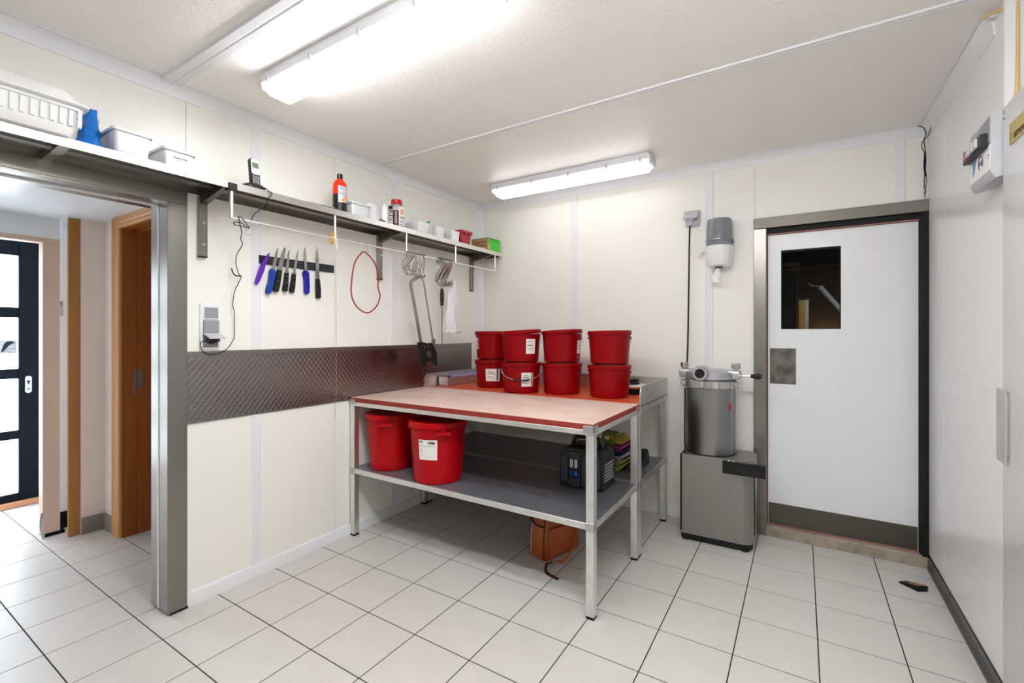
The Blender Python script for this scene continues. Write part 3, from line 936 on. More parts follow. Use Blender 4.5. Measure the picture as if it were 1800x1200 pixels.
BR0, BR1, BH = 0.126, 0.1385, 0.196
body_me = mesh_of(B().lathe([(0.02, 0.002), (BR0 - 0.004, 0.0), (BR0, 0.004), (BR0 + 0.006, 0.09), (BR1, 0.186), (BR1 + 0.005, 0.187), (BR1 + 0.005, 0.193), (BR1, BH), (BR1 - 0.004, BH), (0.02, BH - 0.001)], n=40), 'body', M_red)
lid_me = mesh_of(B().lathe([(0.02, 0.006), (0.118, 0.006), (0.121, 0.014), (0.126, 0.0165), (0.137, 0.0165), (0.1455, 0.014), (0.1465, 0.006), (0.1465, -0.008), (0.144, -0.012), (0.141, -0.010), (0.12, -0.001), (0.02, -0.001)], n=40), 'lid', M_red)


def bucket(label, x, y, z, tilt=None, labels=(), handle=None, hz=None):
    t = thing('bucket', label, 'bucket', (x, y, z), group='red buckets on the back table')
    bo = part('body', body_me, M_red, t, world=False)
    ld = part('lid', lid_me, M_red, t, world=False)
    ld.location = (0, 0, BH + 0.004)
    if tilt:
        ld.rotation_euler = tilt[:3]
        ld.location.z += tilt[3]
    for h0, h1, a0, a1, kind in labels:
        rr = lambda h: BR0 + (BR1 - BR0) * h / BH
        lb = part('paper_label', patch(rr(h0), rr(h1), h0, h1, a0, a1, (x, y, z)), M_paper, t, 'white paper label')
        L = a1 - a0
        n = 5 if kind != 'thin' else 3
        for k in range(n):
            zz0 = h1 - (h1 - h0) * (0.16 + 0.72 * k / n)
            th = (h1 - h0) * (0.05 if k % 2 else 0.035)
            e = a0 + L * (0.5 + 0.12 * ((k * 37) % 3))
            part('print', patch(rr(zz0 - th), rr(zz0), zz0 - th, zz0, a0 + L * 0.10, e, (x, y, z), off=0.0021), M_ink if k in (1,) else M_inkg, lb)
        if kind in ('orange', 'stripe'):
            part('print', patch(rr(h0), rr(h1), h0, h1, a1 - L * 0.10, a1, (x, y, z), off=0.0021), M_inko if kind == 'orange' else M_lilac, lb)
            part('print', patch(rr(h0 + 0.006), rr(h1), h0 + 0.006, h1, a1 - L * 0.22, a1 - L * 0.11, (x, y, z), off=0.0021), M_inkp if kind == 'stripe' else M_inkg, lb)
    ha = handle if handle is not None else 95.0
    for s in (-1, 1):
        a = math.radians(ha + s * 90)
        part('lug', B().box(BR1 + 0.003, BR1 + 0.0085, -0.012, 0.012, 0.160, 0.178, 0.001).xf(Matrix.Rotation(a, 4, 'Z')), M_red, t, world=False)
    pts = []
    R = BR1 + 0.008
    drop = 0.062 if hz is None else hz
    for k in range(25):
        a = math.radians(ha - 90 + 180 * k / 24)
        q = 1 + 0.02 * math.sin(PI * k / 24)
        pts.append((R * q * math.cos(a), R * q * math.sin(a), 0.170 - drop * math.sin(PI * k / 24) ** 0.9))
    hw = part('handle', B().tube(pts, 0.0017, 6), M_silver, t, 'thin wire handle', world=False)
    part('grip', B().tube(pts[9:16], 0.0052, 8), M_black, hw, world=False)
    return t


zb, zt = 0.908, 1.1325
ba, bx_, bc, bdd = (0.452, -0.435), (0.808, -0.588), (1.092, -0.495), (1.445, -0.493)
bucket('lower red bucket with white label, at the left end of the row', *ba, zb, labels=((0.055, 0.15, -80, -33, 'stripe'),))
bucket('upper red bucket with orange edged label, at the left end of the row', *ba, zt, labels=((0.075, 0.165, -136, -112, 'orange'),))
bucket('lower red bucket with wire handle hanging in front of its label', *bx_, zb, labels=((0.05, 0.148, -58, -20, 'orange'),), handle=-58.0, hz=0.075)
bucket('upper red bucket with white label on its right side and raised lid', *bx_, zt, tilt=(0.02, -0.055, 0, 0.006), labels=((0.055, 0.16, -44, -12, 'thin'),))
bucket('lower red bucket in the third stack from the left', *bc, zb)
bucket('upper red bucket with a crooked lid in the third stack from the left', *bc, zt, tilt=(0.0, -0.06, 0, 0.006), labels=((0.06, 0.15, -12, 16, 'thin'),))
bucket('lower red bucket at the right end, beside the steel side plate', *bdd, zb)
bucket('upper red bucket at the right end of the row', *bdd, zt, tilt=(0.0, -0.02, 0, 0.002))

# steel trough with paper at the left end of the back table
t = thing('steel_trough', 'long narrow steel trough holding crumpled paper', 'trough', (0.075, -0.38, 0.9078))
x0, x1, y0, y1, z0, z1 = 0.026, 0.128, -0.60, -0.12, 0.9080, 0.972
part('body', B().box(x0, x1, y0, y1, z0, z0 + 0.003).box(x0, x0 + 0.003, y0, y1, z0, z1 + 0.01).box(x1 - 0.003, x1, y0, y1, z0, z1)
     .box(x0, x1, y0, y0 + 0.003, z0, z1 + 0.006).box(x0, x1, y1 - 0.003, y1, z0, z1 + 0.006), M_zinc, t, smooth=0)
b = B()
rnd = random.Random(4)
g = []
for i in range(13):
    g.append([b.bm.verts.new((0.036 + 0.110 * k / 5 + rnd.uniform(-0.004, 0.004), -0.56 + 0.40 * i / 12, 0.986 + 0.004 * math.sin(i * 1.3 + k) + rnd.uniform(-0.004, 0.006) - (0.010 if k == 5 else 0))) for k in range(6)])
for i in range(12):
    for k in range(5):
        b.bm.faces.new((g[i][k], g[i + 1][k], g[i + 1][k + 1], g[i][k + 1]))
r = bmesh.ops.solidify(b.bm, geom=list(b.bm.faces), thickness=0.0015)
single('paper_sheets', b, M_lilac, 'crumpled lilac paper sheets lying in the steel trough', 'paper', smooth=20)

# black and white tape dispenser like lid stack behind the right hand buckets
t = thing('lid_stack', 'black and white round lids stacked behind the right end buckets', 'lids', (1.53, -0.25, 0.9078))
part('base', B().lathe([(0.02, 0.0), (0.085, 0.0), (0.088, 0.006), (0.086, 0.04), (0.02, 0.04)], (1.53, -0.25, 0.908)), M_blackgl, t)
part('band', B().lathe([(0.02, 0.0), (0.086, 0.0), (0.09, 0.003), (0.09, 0.010), (0.02, 0.012)], (1.53, -0.25, 0.948)), M_inko, t)
part('disc', B().lathe([(0.02, 0.0), (0.094, 0.0), (0.097, 0.004), (0.094, 0.011), (0.02, 0.014)], (1.53, -0.25, 0.960)), M_wplast, t)
part('knob', B().lathe([(0.01, 0.0), (0.056, 0.0), (0.058, 0.010), (0.05, 0.016), (0.05, 0.034), (0.046, 0.038), (0.01, 0.038)], (1.52, -0.25, 0.974)), M_black, t)


# ------------------------------------------------------------------ big pails on the lower shelf
def pail(label, x, y, sc, rot):
    t = thing('pail', label, 'pail', (x, y, 0.4432), group='large red pails under the work table')
    h, r0, r1 = 0.352, 0.146 * sc, 0.170 * sc
    part('body', B().lathe([(0.02, 0.002), (r0 - 0.006, 0.0), (r0, 0.006), (r0 + (r1 - r0) * 0.9, h * 0.86), (r1 - 0.002, h - 0.03), (r1 + 0.004, h - 0.028), (r1 + 0.004, h - 0.004), (r1, h), (r1 - 0.006, h), (0.02, h - 0.002)], n=48), M_red2, t, world=False)
    ld = part('lid', B().lathe([(0.02, 0.004), (r1 - 0.025, 0.004), (r1 - 0.02, 0.012), (r1 + 0.003, 0.013), (r1 + 0.010, 0.008), (r1 + 0.011, -0.018), (r1 + 0.006, -0.022), (r1 + 0.005, -0.002), (0.02, -0.002)], (0, 0, h), n=48), M_red2, t, world=False)
    tb_ = B()
    for k in range(18):
        a = 2 * PI * k / 18
        tb_.box(r1 + 0.009, r1 + 0.013, -0.008, 0.008, h - 0.034, h - 0.020, 0.001, 1, Matrix.Rotation(a, 4, 'Z'))
    part('lid_tabs', tb_, M_red2, ld, world=False)
    for s in (0, 180):
        a = math.radians(rot + s)
        M = Matrix.Rotation(a, 4, 'Z')
        part('hand_grip', B().box(r1 + 0.004, r1 + 0.034, -0.045, 0.045, h - 0.036, h - 0.030, 0.002, 1, M).box(r1 + 0.028, r1 + 0.034, -0.045, 0.045, h - 0.054, h - 0.030, 0.002, 1, M), M_red2, t, world=False)
    return t, r0, r1, h


t, r0, r1, h = pail('large red pail next to the left front table leg', 0.205, -1.275, 0.93, -55)
t, r0, r1, h = pail('large red pail with a torn white label', 0.640, -1.302, 1.0, 140)
lb = part('paper_label', patch(r0 + (r1 - r0) * 0.45, r0 + (r1 - r0) * 0.75, 0.150, 0.268, -91, -50, (0.640, -1.302, 0.4432), n=14), M_paper, t, 'torn white paper label')
cx_, cy_, cz_ = 0.640, -1.302, 0.4432
for (a0, a1, h0_, h1_, mm) in ((-89, -81, 0.252, 0.261, M_inkg), (-70, -66, 0.243, 0.257, M_inkg), (-65, -61.5, 0.243, 0.260, M_ink), (-60.5, -57.5, 0.243, 0.259, M_ink), (-57, -54.5, 0.243, 0.255, M_ink),
                               (-88, -55, 0.231, 0.2335, M_inkg), (-88, -82, 0.206, 0.2085, M_inkg)):
    f = (h0_ + h1_) / 2 / h
    part('print', patch(r0 + (r1 - r0) * f, r0 + (r1 - r0) * f, h0_, h1_, a0, a1, (cx_, cy_, cz_), n=4, off=0.0022), mm, lb)
# white card hanging between the pails
single('white_card', B().box(0.385, 0.445, -1.190, -1.187, 0.640, 0.755), M_paper, 'small white card clipped between the two large pails', 'card', smooth=0)

# ------------------------------------------------------------------ black box with handle
t = thing('cool_box', 'black portable box with a carry handle and two columns of buttons', 'box', (1.45, -0.93, 0.4432))
x0, x1, y0, y1, z0, z1 = 1.338, 1.605, -1.03, -0.83, 0.4434, 0.675
bo = part('body', B().prism([(x0, z0 + 0.012), (x0 + 0.006, z0), (x1 - 0.006, z0), (x1, z0 + 0.012), (x1, z1 - 0.04), (x1 - 0.04, z1), (x0 + 0.04, z1), (x0, z1 - 0.04)], 'y', y0, y1, 0.004), M_black, t)
part('front_plate', B().box(x0 + 0.012, x0 + 0.058, y0 - 0.008, y0, z0 + 0.03, z1 - 0.05, 0.004), M_char, t)
part('front_plate', B().box(x1 - 0.125, x1 - 0.012, y0 - 0.008, y0, z0 + 0.02, z1 - 0.045, 0.004), M_char, t)
pn = part('button_panel', B().box(x0 + 0.066, x0 + 0.130, y0 - 0.012, y0, z0 + 0.012, z1 - 0.02, 0.004), M_char, t)
part('inset', B().box(x0 + 0.070, x0 + 0.126, y0 - 0.0135, y0 - 0.011, z0 + 0.06, z1 - 0.058, 0.002), M_blackgl, pn)
for k, xx in enumerate((x0 + 0.084, x0 + 0.112)):
    part('button', B().prism(rrect(xx - 0.009, xx + 0.009, z0 + 0.118, z0 + 0.170, 0.0085), 'y', y0 - 0.017, y0 - 0.013), M_lgplast, pn)
    part('button', B().prism(rrect(xx - 0.009, xx + 0.009, z0 + 0.072, z0 + 0.104, 0.0085), 'y', y0 - 0.017, y0 - 0.013), M_bluebtn if k else M_blue1, pn)
part('handle', B().tube(spline([(x0 + 0.035, -0.93, z1 - 0.03), (x0 + 0.05, -0.93, z1 + 0.02), (x0 + 0.075, -0.93, z1 + 0.042), (x1 - 0.075, -0.93, z1 + 0.042), (x1 - 0.05, -0.93, z1 + 0.02), (x1 - 0.035, -0.93, z1 - 0.03)], 5), 0.012, 10), M_black, t)
vb = B()
for k in range(6):
    vb.box(x1, x1 + 0.002, y0 + 0.03, y1 - 0.03, z0 + 0.05 + k * 0.018, z0 + 0.058 + k * 0.018)
part('vent_slats', vb, M_gplast, t, smooth=0)


# ------------------------------------------------------------------ egg cartons
def carton(label, m, z, dx=0.0, dy=0.0, rz=0.0, flip=False):
    t = thing('egg_carton', label, 'carton', (1.515 + dx, -0.525 + dy, z), rz, group='stacked egg cartons')
    b = B()
    nx, ny = 24, 48
    W, L = 0.115, 0.215
    gg = []
    for i in range(nx + 1):
        c = []
        for j in range(ny + 1):
            u, v = i / nx, j / ny
            cu = abs(math.sin(PI * 2 * u)) * abs(math.sin(PI * 4 * v))
            hgt = 0.040 - 0.036 * min(1.0, cu * 1.5)
            e = min(u, 1 - u, v, 1 - v)
            x = (u - 0.5) * W * (1.06 - 0.12 * (1 - hgt / 0.04))
            y = (v - 0.5) * L * (1.03 - 0.06 * (1 - hgt / 0.04))
            if e < 1e-6:
                hgt = 0.042
                x = (u - 0.5) * (W + 0.012)
                y = (v - 0.5) * (L + 0.012)
            c.append(b.bm.verts.new((x, y, hgt)))
        gg.append(c)
    for i in range(nx):
        for j in range(ny):
            b.bm.faces.new((gg[i][j], gg[i + 1][j], gg[i + 1][j + 1], gg[i][j + 1]))
    bmesh.ops.solidify(b.bm, geom=list(b.bm.faces), thickness=0.002)
    part('cup_tray', b, m, t, smooth=60, world=False)
    part('rim', B().tube([(sx * (W / 2 + 0.007), sy * (L / 2 + 0.007), 0.0425) for sx, sy in ((-1, -1), (1, -1), (1, 1), (-1, 1))], 0.0, closed=True, flat=(0.008, 0.0025)), m, t, smooth=0, world=False)
    return t


ez = 0.4434
for k, (lab, m) in enumerate((('lime green egg carton at the bottom of the stack', M_lime), ('beige egg carton second from the bottom of the stack', M_pulp), ('pale patterned egg carton third from the bottom of the stack', M_pulpw),
                              ('navy egg carton in the upper half of the stack', M_pulpb), ('pink egg carton under the closed top carton', M_pulpp))):
    carton(lab, m, ez + k * 0.031, dx=0.002 * ((k * 5) % 3 - 1), dy=0.003 * ((k * 7) % 3 - 1), rz=0.03 * ((k * 3) % 3 - 1))
t = carton('yellow egg carton with green printed label, upside down on top of the stack', M_pulpy, ez + 5 * 0.031 + 0.062, dx=-0.005)
t.rotation_euler = (PI - 0.06, 0.10, 0.06)
t.location = (1.51, -0.525, ez + 5 * 0.031 + 0.076)
part('printed_label', B().prism([(-0.066, -0.014), (-0.066, 0.052), (0.020, 0.058), (0.022, -0.014)], 'y', 0.02, 0.118, 0.002), M_egglid, t, 'green printed label sleeve', world=False)
part('print', B().prism(rrect(-0.045, -0.015, 0.01, 0.032, 0.008), 'y', 0.1182, 0.1188), M_pulpw, t, world=False)
part('print', B().prism(rrect(-0.010, 0.012, 0.0, 0.026, 0.008), 'y', 0.1182, 0.1188), M_inko, t, world=False)
t = thing('black_pouch', 'black folded pouch lying beside the egg cartons', 'pouch', (1.62, -0.42, 0.4432))
part('body', loft(B(), [[(1.585, -0.60, 0.4445), (1.66, -0.56, 0.4445), (1.66, -0.30, 0.4445), (1.585, -0.30, 0.4445)], [(1.59, -0.58, 0.47), (1.655, -0.53, 0.475), (1.658, -0.305, 0.52), (1.59, -0.305, 0.515)],
                        [(1.605, -0.50, 0.49), (1.645, -0.48, 0.49), (1.65, -0.32, 0.545), (1.60, -0.32, 0.54)]]), M_black, t, smooth=20)
part('zip', B().tube([(1.600, -0.56, 0.473), (1.61, -0.46, 0.497), (1.61, -0.34, 0.537)], 0.002, 5), M_gplast, t)

# ------------------------------------------------------------------ brown handbag under the table
ex = Vector((0.093, 0.291, 0)).normalized()
ang = math.atan2(ex.y, ex.x)
ey = Vector((-ex.y, ex.x, 0))
Lb, Db = 0.305, 0.145
pb_ = Vector((1.283, -1.106, 0))
ctr = pb_ + ex * Lb / 2 + ey * Db / 2
t = thing('handbag', 'brown leather handbag standing on the floor under the table', 'handbag', ctr, ang)
secs = []
for z, l, d, r in ((0.002, Lb - 0.02, Db - 0.02, 0.02), (0.014, Lb, Db, 0.026), (0.10, Lb + 0.004, Db + 0.004, 0.03), (0.20, Lb - 0.016, Db - 0.014, 0.03), (0.275, Lb - 0.05, Db - 0.045, 0.026), (0.30, Lb - 0.085, Db - 0.095, 0.018)):
    secs.append([(x, y, z) for x, y in rrect(-l / 2, l / 2, -d / 2, d / 2, r, 5)])
bo = part('body', loft(B(), secs), M_leather, t, world=False, smooth=50)
psec = []
for z, dd in ((0.02, 0.004), (0.03, 0.012), (0.16, 0.014), (0.185, 0.008)):
    psec.append([(-0.125, -Db / 2 + 0.004, z), (-0.125, -Db / 2 - dd, z), (0.125, -Db / 2 - dd, z), (0.125, -Db / 2 + 0.004, z)])
part('front_pocket', loft(B(), psec), M_leather, t, world=False, smooth=20)
part('pocket_edge', B().tube(spline([(-0.125, -Db / 2 - 0.012, 0.186), (0, -Db / 2 - 0.014, 0.182), (0.125, -Db / 2 - 0.012, 0.19)], 5), 0.004, 6), M_leather, t, world=False)
part('side_seam', B().tube(spline([(-Lb / 2 - 0.001, -Db / 2 + 0.012, 0.02), (-Lb / 2 - 0.003, -Db / 2 + 0.010, 0.12), (-Lb / 2 + 0.009, -Db / 2 + 0.014, 0.20), (-Lb / 2 + 0.03, -Db / 2 + 0.03, 0.272)], 5), 0.004, 6), M_leatherd, t, world=False)
part('zipper', B().tube(spline([(-Lb / 2 - 0.003, Db / 2 - 0.03, 0.03), (-Lb / 2 - 0.005, Db / 2 - 0.03, 0.12), (-Lb / 2 + 0.006, Db / 2 - 0.034, 0.20)], 5), 0.003, 6), M_silver, t, world=False)
part('trim_band', B().tube(spline([(-Lb / 2 - 0.002, 0.05, 0.235), (-Lb / 2 - 0.006, 0.0, 0.205), (-Lb / 2 + 0.004, -Db / 2 + 0.012, 0.20)], 6), 0.0, flat=(0.012, 0.004)), M_leatherd, t, world=False)


def loc(p):
    q = Vector(p) - ctr
    return (q.dot(ex), q.dot(ey), p[2])


part('hand_strap', B().tube(spline([(0.10, -Db / 2 - 0.008, 0.25), (0.095, -Db / 2 - 0.022, 0.17), (0.06, -Db / 2 - 0.04, 0.08), (0.0, -Db / 2 - 0.055, 0.03), (-0.07, -Db / 2 - 0.06, 0.012), (-0.12, -Db / 2 - 0.045, 0.02)], 6), 0.0, flat=(0.014, 0.004), up=(0, -1, 0)), M_leather, t, world=False)
lp = [(-0.135, -Db / 2 - 0.004, 0.09), (-0.140, -Db / 2 - 0.022, 0.075), (-0.14, -Db / 2 - 0.03, 0.045), (-0.138, -Db / 2 - 0.04, 0.02)]
part('strap_loop', B().tube(spline(lp, 5), 0.0, flat=(0.012, 0.003), up=(0, -1, 0)), M_leather, t, world=False)
bk = part('buckle', B().box(-0.150, -0.122, -Db / 2 - 0.052, -Db / 2 - 0.046, 0.006, 0.034, 0.001), M_chrome, t, world=False)
tail = [(-0.145, -Db / 2 - 0.05, 0.024), (-0.185, -Db / 2 - 0.05, 0.028), (-0.215, -Db / 2 - 0.07, 0.010), (-0.225, -Db / 2 - 0.10, 0.004), (-0.224, -Db / 2 - 0.15, 0.004), (-0.222, -Db / 2 - 0.175, 0.004)]
part('strap_tail', B().tube(spline(tail, 6), 0.0, flat=(0.016, 0.003), up=(0, 0, 1)), M_leatherd, t, 'dark inside of the strap end', world=False)
part('top_handle', B().tube(spline([(-0.07, 0.0, 0.295), (-0.07, 0.0, 0.36), (-0.03, 0.0, 0.385), (0.03, 0, 0.385), (0.07, 0, 0.36), (0.07, 0, 0.295)], 5), 0.007, 8), M_leather, t, world=False)

# small dark holder on the floor beside the kick strip
t = thing('door_wedge', 'small black and gold wedge lying on the floor beside the black kick strip', 'wedge', (3.05, -0.30, 0))
part('body', loft(B(), [[(2.985, -0.285, 0.0), (3.055, -0.345, 0.0), (3.098, -0.315, 0.0), (3.02, -0.255, 0.0)], [(2.987, -0.284, 0.008), (3.056, -0.344, 0.026), (3.099, -0.314, 0.026), (3.022, -0.256, 0.008)]]), M_blackgl, t, smooth=0)
part('plate', loft(B(), [[(3.02, -0.306, 0.0170), (3.054, -0.336, 0.0257), (3.09, -0.312, 0.0257), (3.05, -0.281, 0.0170)], [(3.02, -0.306, 0.0195), (3.054, -0.336, 0.028), (3.09, -0.312, 0.028), (3.05, -0.281, 0.0195)]]), M_gold, t, smooth=0)

# ------------------------------------------------------------------ sausage filler
t = thing('sausage_filler', 'upright stainless steel sausage filler with cylinder and black lever', 'machine', (2.07, -0.2, 0))
poly = [(1.886, -0.362), (2.243, -0.352), (2.272, -0.338), (2.298, -0.315), (2.302, -0.115), (2.262, -0.055), (1.886, -0.055)]
bs = part('cabinet', B().prism(poly, 'z', 0.045, 0.553, 0.002), mat('cabinet_steel', (152, 150, 146), 0.42, 0.8, var=0.03, vscale=2), t, smooth=0)
part('side_panel', B().box(1.872, 1.886, -0.345, -0.06, 0.05, 0.55, 0.003), M_black, bs, 'black side panel', smooth=0)
part('plinth', B().prism([(1.882, -0.352), (2.262, -0.342), (2.29, -0.31), (2.29, -0.07), (1.882, -0.07)], 'z', 0.012, 0.048), M_rubber, t, smooth=0)
for x, y in ((1.905, -0.33), (2.25, -0.32), (1.905, -0.09), (2.25, -0.09)):
    part('foot', B().cyl((x, y, 0.0), (x, y, 0.03), 0.022, n=16), M_rubber, t)
part('door_seam', B().box(2.2995, 2.3035, -0.305, -0.298, 0.10, 0.54), M_black, bs, smooth=0)
part('front_groove', B().box(2.2415, 2.2435, -0.3535, -0.3505, 0.06, 0.55), M_gplast, bs, smooth=0)
cx0, cy0 = 2.030, -0.180
part('cylinder', B().lathe([(0.05, 0.553), (0.152, 0.553), (0.152, 0.99), (0.05, 0.99)], (cx0, cy0, 0), n=64), mat('satin_steel_drum', (150, 150, 150), 0.32, 1.0, var=0.03), t, 'satin steel cylinder')
part('base_ring', B().lathe([(0.05, 0.5532), (0.155, 0.5532), (0.155, 0.559), (0.05, 0.559)], (cx0, cy0, 0), n=64), M_black, t)
rg = part('clamp_ring', B().lathe([(0.05, 0.978), (0.158, 0.978), (0.162, 0.982), (0.162, 1.026), (0.158, 1.030), (0.05, 1.030)], (cx0, cy0, 0), n=64)
          .box(cx0 - 0.178, cx0 - 0.13, cy0 - 0.06, cy0 + 0.02, 0.982, 1.026, 0.006).box(cx0 + 0.13, cx0 + 0.178, cy0 - 0.06, cy0 + 0.02, 0.982, 1.026, 0.006), M_chrome, t, 'polished clamp ring')
ld = part('lid_casting', B().lathe([(0.03, 1.034), (0.155, 1.034), (0.160, 1.040), (0.158, 1.078), (0.13, 1.092), (0.03, 1.098)], (cx0, cy0, 0), n=48)
          .box(cx0 - 0.186, cx0 + 0.186, cy0 - 0.075, cy0 + 0.035, 1.038, 1.094, 0.012, 2), M_castal, t)
part('outlet', B().lathe([(0.020, -0.10), (0.044, -0.10), (0.050, -0.09), (0.050, -0.075), (0.043, -0.06), (0.043, 0.06), (0.020, 0.06)], (cx0 - 0.035, cy0 - 0.08, 1.077), n=32, axis='y'), M_castal, ld, 'round outlet spout')
part('outlet_bore', B().lathe([(0.002, -0.1015), (0.030, -0.1015), (0.030, -0.095), (0.002, -0.095)], (cx0 - 0.035, cy0 - 0.08, 1.077), n=28, axis='y'), M_black, ld)
for s in (-1, 1):
    part('lid_knob', B().cyl((cx0 + s * 0.158, cy0 - 0.03, 1.090), (cx0 + s * 0.158, cy0 - 0.03, 1.106), 0.016, n=20).lathe([(0.01, 1.106), (0.026, 1.106), (0.027, 1.110), (0.027, 1.136), (0.024, 1.140), (0.01, 1.140)], (cx0 + s * 0.158, cy0 - 0.03, 0), n=20), M_chrome, ld)
    part('hinge_pin', B().cyl((cx0 + s * 0.156, cy0 - 0.02, 0.962), (cx0 + s * 0.156, cy0 - 0.02, 0.984), 0.012, n=14), M_chrome, rg)
lv = part('lever', B().cyl((cx0 + 0.18, cy0 - 0.04, 1.062), (cx0 + 0.285, cy0 - 0.07, 1.066), 0.007, n=10), M_chrome, t)
part('lever_knob', B().tube([(cx0 + 0.245, cy0 - 0.060, 1.065), (cx0 + 0.262, cy0 - 0.065, 1.0655), (cx0 + 0.292, cy0 - 0.073, 1.0665), (cx0 + 0.306, cy0 - 0.077, 1.067)], [0.009, 0.015, 0.020, 0.013], 14), M_black, lv)
kl = part('knee_lever', B().box(2.135, 2.368, -0.418, -0.388, 0.482, 0.558, 0.005, 2), M_blackgl, t, 'black knee lever panel')
part('lever_bracket', B().box(2.20, 2.24, -0.39, -0.352, 0.50, 0.54).cyl((2.14, -0.403, 0.52), (2.14, -0.36, 0.52), 0.008), M_black, t)
for x in (2.170, 2.196):
    part('button', B().lathe([(0.001, 0.558), (0.009, 0.558), (0.008, 0.561), (0.001, 0.562)], (x, -0.403, 0), n=14), M_silver, kl)
part('maker_badge', B().prism([(2.149, 0.852), (2.149, 0.880), (2.156, 0.888), (2.166, 0.888), (2.166, 0.845), (2.156, 0.845)], 'y', -0.268, -0.262), mat('red_badge', (170, 40, 44), 0.4), t, 'small red badge', smooth=0)
part('cable_gland', B().lathe([(0.002, 0.553), (0.014, 0.553), (0.014, 0.567), (0.010, 0.575), (0.002, 0.575)], (1.900, -0.315, 0), n=16), M_black, t)
part('power_cable', B().tube(spline([(1.876, -0.052, 2.095), (1.872, -0.05, 2.00), (1.868, -0.05, 1.7), (1.862, -0.05, 1.3), (1.857, -0.055, 1.12), (1.866, -0.16, 0.95), (1.885, -0.26, 0.78), (1.895, -0.31, 0.64), (1.900, -0.315, 0.572)], 6), 0.0058, 8), M_cord, t, 'black power cable')

# ------------------------------------------------------------------ wall socket with plug above the filler
t = thing('wall_socket', 'grey wall socket with its flap lifted by a plug on the back wall', 'socket', (1.885, 0, 2.09))
part('frame', B().box(1.836, 1.935, -0.016, 0.0, 2.092, 2.205, 0.004), M_lgplast, t)
part('insert', B().box(1.846, 1.925, -0.020, -0.016, 2.102, 2.195, 0.003), M_lgplast, t)
part('flap', B().prism([(-0.020, 2.20), (-0.018, 2.205), (-0.068, 2.137), (-0.072, 2.141)], 'x', 1.832, 1.925), M_lgplast, t, smooth=0)
part('plug', B().lathe([(0.004, 0.0), (0.022, 0.0), (0.022, 0.03), (0.016, 0.036), (0.004, 0.036)], (1.878, -0.056, 2.140), n=18, axis='y').cyl((1.878, -0.046, 2.135), (1.877, -0.052, 2.092), 0.012, 0.008), M_lgplast, t)

# ------------------------------------------------------------------ paper towel dispenser
t = thing('towel_dispenser', 'paper towel dispenser with smoked cover and white base', 'dispenser', (2.07, 0, 1.79))


def ds(z, r):
    """D shaped outline against the wall"""
    out = []
    for k in range(21):
        a = math.radians(180 + 180 * k / 20)
        out.append((2.070 + r * math.cos(a), -0.075 + r * 1.0 * math.sin(a), z))
    out.append((2.070 + r, -0.002, z))
    out.append((2.070 - r, -0.002, z))
    return out


part('cover', loft(B(), [ds(1.925, 0.0835), ds(1.955, 0.085), ds(1.957, 0.0865), ds(1.963, 0.0865), ds(1.965, 0.083), ds(2.09, 0.078), ds(2.102, 0.074), ds(2.106, 0.062)]), M_smoke, t, 'smoked grey plastic cover')
part('base', loft(B(), [ds(1.783, 0.05), ds(1.790, 0.066), ds(1.825, 0.08), ds(1.87, 0.0865), ds(1.922, 0.086), ds(1.924, 0.08)]), M_wplast, t, 'white base')
part('latch', B().box(2.148, 2.158, -0.10, -0.08, 1.935, 1.962, 0.002), M_black, t)
part('nozzle', B().lathe([(0.004, 1.776), (0.02, 1.776), (0.024, 1.786), (0.004, 1.786)], (2.065, -0.085, 0), n=16).box(2.075, 2.095, -0.1, -0.09, 1.772, 1.784), M_black, t)
psec = []
for k in range(9):
    q = k / 8
    z = 1.78 - 0.105 * q
    wdt = 0.006 + 0.02 * math.sin(q * 2.2)
    c0 = (2.060 - 0.008 * q, -0.09 + 0.01 * math.sin(q * 5))
    psec.append([(c0[0] + wdt * math.cos(a) * (1 + 0.25 * math.sin(3 * a + k)), c0[1] + wdt * 0.45 * math.sin(a), z) for a in [2 * PI * i / 10 for i in range(10)]])
part('paper_tail', loft(B(), psec), M_paper, t, 'white paper tail')
part('paper_scrap', B().tube(spline([(1.975, -0.05, 1.915), (1.950, -0.045, 1.905), (1.935, -0.04, 1.885), (1.93, -0.04, 1.862)], 4), 0.0, flat=(0.022, 0.002), up=(0, -1, 0)), M_paper, t)

# ------------------------------------------------------------------ steel wall shelf with its hanging rail
SZ = 2.050          # shelf top
t = thing('wall_shelf', 'long stainless steel wall shelf with a hanging rail', 'shelf', (0.13, -1.8, 1.70))
SY0, SY1 = -3.70, -0.022
part('shelf_sheet', B().box(0.001, 0.262, SY0, SY1, SZ - 0.004, SZ), M_steelh, t, smooth=0)
part('front_lip', B().box(0.257, 0.2625, SY0, SY1, SZ - 0.034, SZ + 0.0005, 0.001), mat('bright_shelf_lip', (222, 220, 216), 0.32, 1.0, var=0.04, vscale=8, stretch=(1, 30, 1)), t, smooth=0)
part('end_lip', B().box(0.001, 0.262, SY1 - 0.004, SY1, SZ - 0.034, SZ), M_steelh, t, smooth=0)
part('back_lip', B().box(0.001, 0.005, SY0, SY1, SZ - 0.03, SZ + 0.02), M_steelh, t, smooth=0)
part('stiffener', B().box(0.12, 0.165, SY0, SY1, SZ - 0.02, SZ - 0.0045), M_steelh, t, smooth=0)
for yb in (-3.52, -2.895):
    part('bracket_arm', B().prism([(0.005, SZ - 0.034), (0.005, SZ - 0.006), (0.255, SZ - 0.006), (0.255, SZ - 0.026), (0.05, SZ - 0.034)], 'y', yb - 0.016, yb + 0.016), M_steelh, t, smooth=0)
